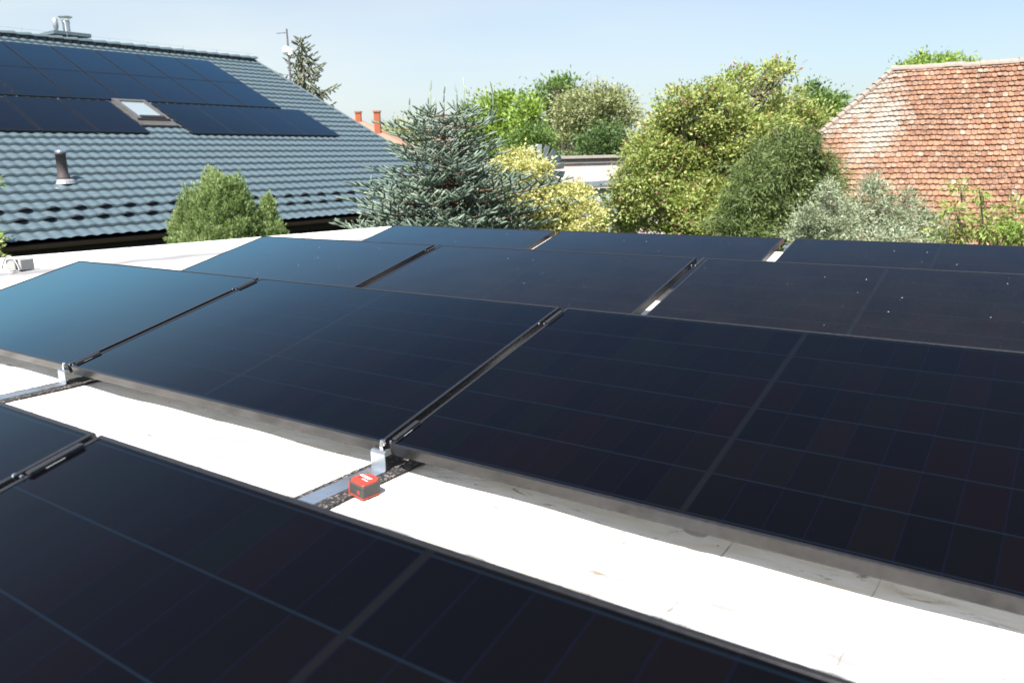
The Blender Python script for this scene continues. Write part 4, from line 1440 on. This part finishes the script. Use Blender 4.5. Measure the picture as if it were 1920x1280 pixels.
# dark conifer beside the red-flecked tree
DD = 14.6
db0 = at(1472, 310, DD); db0[2] = GZ
kd = DD / FPX
broadleaf("dark_conifer", "dark green feathery conifer between the red-flecked tree and the grey-green bush", "conifer",
          [(1456, 250, 7, 16, 1.0), (1486, 256, 8, 18, 1.0), (1515, 268, 9, 16, 0.9), (1550, 300, 10, 18, 0.8), (1478, 270, 20, 20, 0.8), (1440, 285, 30, 26), (1505, 290, 36, 30), (1475, 305, 45, 34), (1415, 325, 40, 32), (1535, 325, 36, 34), (1470, 350, 60, 40), (1395, 370, 38, 36), (1545, 372, 38, 36), (1440, 400, 60, 40), (1520, 410, 54, 40), (1380, 420, 42, 32), (1470, 440, 100, 36), (1562, 350, 14, 18, 0.7)],
          DD, LM["dark_conifer"], leaf=0.105, width=0.15, density=1.0, clump=0.14, per=36, seed=23, r0=0.07, droop=0.75, up=0.45, spiky=0.6, shell=0.4, bark="bark_red")


def thuja(name, label, px_lobes, depth, seed, group=None):
    rnd = np.random.default_rng(seed)
    P_, D_, L_ = [], [], []
    for x, ytop, ybot, rx in px_lobes:
        top, bot = at(x, ytop, depth), at(x, ybot, depth)
        r = rx * depth / FPX
        hgt = top[2] - bot[2]
        nt = int(520 * (r * hgt) / 0.9) + 12
        tt = rnd.random(nt) ** 0.8
        az0 = rnd.random(nt) * 2 * np.pi
        rad0 = r * np.minimum(1, (tt * 1.3 + 0.03) ** 0.6) * rnd.uniform(0.72, 1.05, nt)
        h0 = np.stack([np.cos(az0), np.sin(az0), np.zeros(nt)], 1)
        foot = np.stack([bot[0] + rad0 * np.cos(az0), bot[1] + rad0 * np.sin(az0), top[2] - tt * hgt], 1)
        tdir = unit(h0 * 0.30 + np.array([0, 0, 1.0]) + rnd.normal(size=(nt, 3)) * 0.12)
        tlen = rnd.uniform(0.12, 0.34, nt)
        per = 34
        ci = np.repeat(np.arange(nt), per)
        n = len(ci)
        u_ = rnd.random(n)
        off = rnd.normal(size=(n, 3)) * (0.045 * (1.05 - u_))[:, None]
        c = foot[ci] + tdir[ci] * (tlen[ci] * (u_ - 0.5))[:, None] + off
        h = h0[ci]
        d0 = unit(tdir[ci] + unit(off) * 0.45 + rnd.normal(size=(n, 3)) * 0.15)
        s = unit(np.cross(d0, h + rnd.normal(size=(n, 3)) * 0.6))
        ln = rnd.uniform(0.04, 0.085, n)
        P_.append(c); D_.append(d0); L_.append(ln)
        for f, sg in ((0.2, 1), (0.3, -1), (0.55, 1), (0.6, -1)):
            P_.append(c + d0 * (ln * f)[:, None]); D_.append(unit(d0 + s * sg * 0.75 + rnd.normal(size=(n, 3)) * 0.12)); L_.append(ln * (0.75 - 0.5 * f))
    P_ = np.concatenate(P_); D_ = np.concatenate(D_); L_ = np.concatenate(L_)
    v, f = leaf_quads(P_, D_, L_, L_ * 0.19, 0.1)
    b = at(px_lobes[0][0], 400, depth); b[2] = GZ
    root = empty(name, b)
    tag(root, label, "conifer", group)
    link("crown", np_mesh("crown", v - b, f), LM["thuja"], root)
    mb = MB()
    mb.tube([(0, 0, -0.1), (0, 0, px_z(px_lobes[0][1] + 25, depth) - GZ)], [0.09, 0.02], 8)
    mb.build("trunk", M["bark_red"], root)
    print(name, len(f))


def px_z(y, d): return at(440, y, d)[2]


thuja("arborvitae", "taller light green arborvitae in front of the tiled roof, beside the white roof edge",
      [(428, 342, 560, 88), (404, 326, 430, 20), (450, 338, 500, 46), (422, 342, 470, 66), (382, 362, 540, 58), (352, 415, 560, 34)], 11.6, 3, "light green arborvitae by the roof edge")
thuja("arborvitae", "shorter yellow-green arborvitae just right of the taller one", [(500, 396, 560, 54), (508, 372, 440, 14), (480, 396, 540, 44), (530, 425, 560, 30)], 11.9, 8, "light green arborvitae by the roof edge")

broadleaf("golden_shrub", "bright yellow-leaved shrub right of the blue spruce", "shrub",
          [(975, 305, 38, 24), (1000, 322, 30, 24), (950, 345, 40, 36), (1056, 374, 42, 24), (1085, 374, 34, 26), (1015, 385, 50, 36), (1095, 408, 36, 30), (1050, 430, 50, 24), (965, 410, 50, 50), (1030, 470, 80, 60)],
          14.2, LM["golden"], leaf=0.052, width=0.55, density=0.95, clump=0.11, per=34, seed=31, r0=0.06, droop=0.3, shell=0.7)
broadleaf("leafy_tree", "fresh green tree behind the blue spruce, left of the twiggy darker tree", "tree",
          [(912, 215, 32, 34), (950, 205, 36, 30), (985, 240, 32, 46), (930, 258, 46, 44), (972, 278, 40, 40), (998, 205, 18, 18, 0.7), (890, 240, 22, 40)], 30, LM["bright"], leaf=0.16, width=0.55, density=0.9,
          clump=0.34, per=26, seed=41, r0=0.2, group="trees beyond the garden")
broadleaf("leafy_tree", "darker loose tree whose twigs stick up highest between the two rounder trees", "tree",
          [(1020, 178, 22, 20, 0.8), (1045, 168, 17, 14, 0.7), (1035, 215, 36, 34), (1062, 180, 16, 16, 0.7), (1000, 185, 14, 10, 0.5), (1042, 255, 36, 36), (1044, 158, 5, 8, 1.2), (1066, 156, 5, 7, 1.2)], 34, LM["mid"], leaf=0.17, width=0.5, density=0.75,
          clump=0.36, per=22, seed=42, r0=0.2, group="trees beyond the garden", spiky=0.3)
broadleaf("leafy_tree", "rounded olive-green tree above the pink wall", "tree",
          [(1078, 208, 40, 34), (1118, 198, 46, 32), (1152, 210, 36, 36), (1092, 258, 42, 40), (1062, 278, 24, 38), (1135, 245, 40, 34), (1184, 216, 9, 10, 0.8), (1105, 172, 10, 8, 0.6), (1160, 182, 14, 10, 0.6)], 27, LM["olive"], leaf=0.12, width=0.45, density=1.1,
          clump=0.28, per=28, seed=43, r0=0.18, group="trees beyond the garden", spiky=0.25)
broadleaf("leafy_bush", "deep green rounded bush just above the pink wall coping", "bush",
          [(1112, 268, 34, 26), (1150, 270, 34, 30), (1182, 282, 26, 34), (1130, 300, 60, 30)], 25, LM["deep"], leaf=0.10, width=0.5, density=1.2, clump=0.24, per=28, seed=44, r0=0.1)
broadleaf("leafy_bush", "mid green bush between the blue spruce and the wind wheel", "bush",
          [(985, 275, 34, 36), (1012, 268, 28, 34), (955, 290, 30, 34), (1020, 300, 30, 30)], 24, LM["mid"], leaf=0.10, width=0.5, density=1.1, clump=0.24, per=26, seed=45, r0=0.1)
broadleaf("distant_tree", "small distant olive tree right of the orange roof", "tree",
          [(740, 252, 24, 18), (765, 258, 22, 20), (722, 262, 16, 14), (790, 262, 26, 22)], 62, LM["olive"], leaf=0.30, width=0.5, density=1.0, clump=0.6, per=22, seed=46, r0=0.3)
broadleaf("flecked_tree", "big spreading green tree flecked with red in the middle of the garden", "tree",
          [(1390, 148, 40, 20, 0.7), (1455, 140, 34, 20, 0.7), (1338, 172, 34, 22, 0.7), (1275, 192, 36, 26, 0.75), (1425, 186, 60, 26, 0.28), (1360, 205, 56, 30, 0.5), (1252, 232, 40, 34), (1300, 245, 66, 44), (1385, 262, 66, 44, 0.9),
           (1214, 290, 42, 42), (1260, 305, 66, 52), (1345, 325, 70, 55), (1190, 352, 40, 50), (1240, 385, 70, 55), (1320, 400, 76, 55), (1160, 410, 40, 46), (1390, 400, 50, 50), (1470, 200, 42, 34, 0.6, 1.2), (1500, 235, 46, 38, 0.9, 1.4), (1445, 250, 50, 40, 0.8)],
          17.2, LM["flecked"], leaf=0.078, width=0.55, density=0.95, clump=0.17, per=38, seed=51, r0=0.16, base_px=1320, spiky=0.12)
broadleaf("grey_green_bush", "grey-green narrow-leaved bush in front of the clay tile roof", "bush",
          [(1520, 418, 28, 30), (1556, 388, 22, 34, 0.9), (1590, 408, 36, 34), (1636, 376, 26, 40, 0.9), (1672, 400, 30, 34), (1712, 396, 22, 26, 0.8), (1742, 428, 28, 28), (1640, 345, 12, 14, 0.7), (1552, 358, 9, 14, 0.6), (1610, 450, 110, 40), (1702, 366, 9, 12, 0.5), (1545, 440, 50, 36), (1764, 446, 16, 18, 0.7)],
          12.8, LM["silver"], leaf=0.060, width=0.26, density=1.5, clump=0.11, per=28, seed=61, r0=0.05, spiky=0.6, shell=0.45)
broadleaf("fruit_tree", "young light green long-leaved fruit tree at the right picture edge", "tree",
          [(1792, 398, 18, 22, 0.6), (1838, 425, 34, 24, 0.8), (1900, 405, 18, 30, 0.7), (1836, 358, 10, 10, 0.5), (1880, 438, 44, 18), (1778, 440, 28, 20), (1912, 440, 30, 26), (1800, 350, 5, 6, 0.5), (1860, 400, 12, 10, 0.5)],
          12.0, LM["peach"], leaf=0.095, width=0.27, density=0.55, clump=0.10, per=9, seed=62, r0=0.04, droop=0.65, base_px=1850)
broadleaf("leafy_tree", "green tree whose crown shows above the ridge of the clay tile roof", "tree",
          [(1700, 130, 18, 11), (1742, 122, 34, 14), (1780, 118, 22, 10, 0.9), (1818, 122, 13, 5, 0.6), (1745, 160, 70, 35), (1800, 170, 60, 30)], 34, LM["bright"], leaf=0.15, width=0.55, density=1.0, clump=0.32, per=26, seed=71, r0=0.2,
          group="trees beyond the garden")
broadleaf("leafy_tree", "deep green tree in the notch left of the clay tile roof", "tree",
          [(1524, 178, 14, 18, 0.9), (1545, 202, 26, 24), (1580, 196, 15, 22, 0.9), (1530, 225, 26, 30), (1570, 235, 30, 30)], 26, LM["mid"], leaf=0.13, width=0.55, density=1.0, clump=0.26, per=26, seed=72, r0=0.16,
          group="trees beyond the garden")
broadleaf("leafy_bush", "light green branch tip poking in at the left picture edge", "bush",
          [(-26, 452, 22, 18), (-46, 490, 36, 36), (-60, 400, 30, 60), (-28, 347, 20, 7)], 10.5, LM["peach"], leaf=0.06, width=0.5, density=0.8, clump=0.10, per=16, seed=81, r0=0.04)
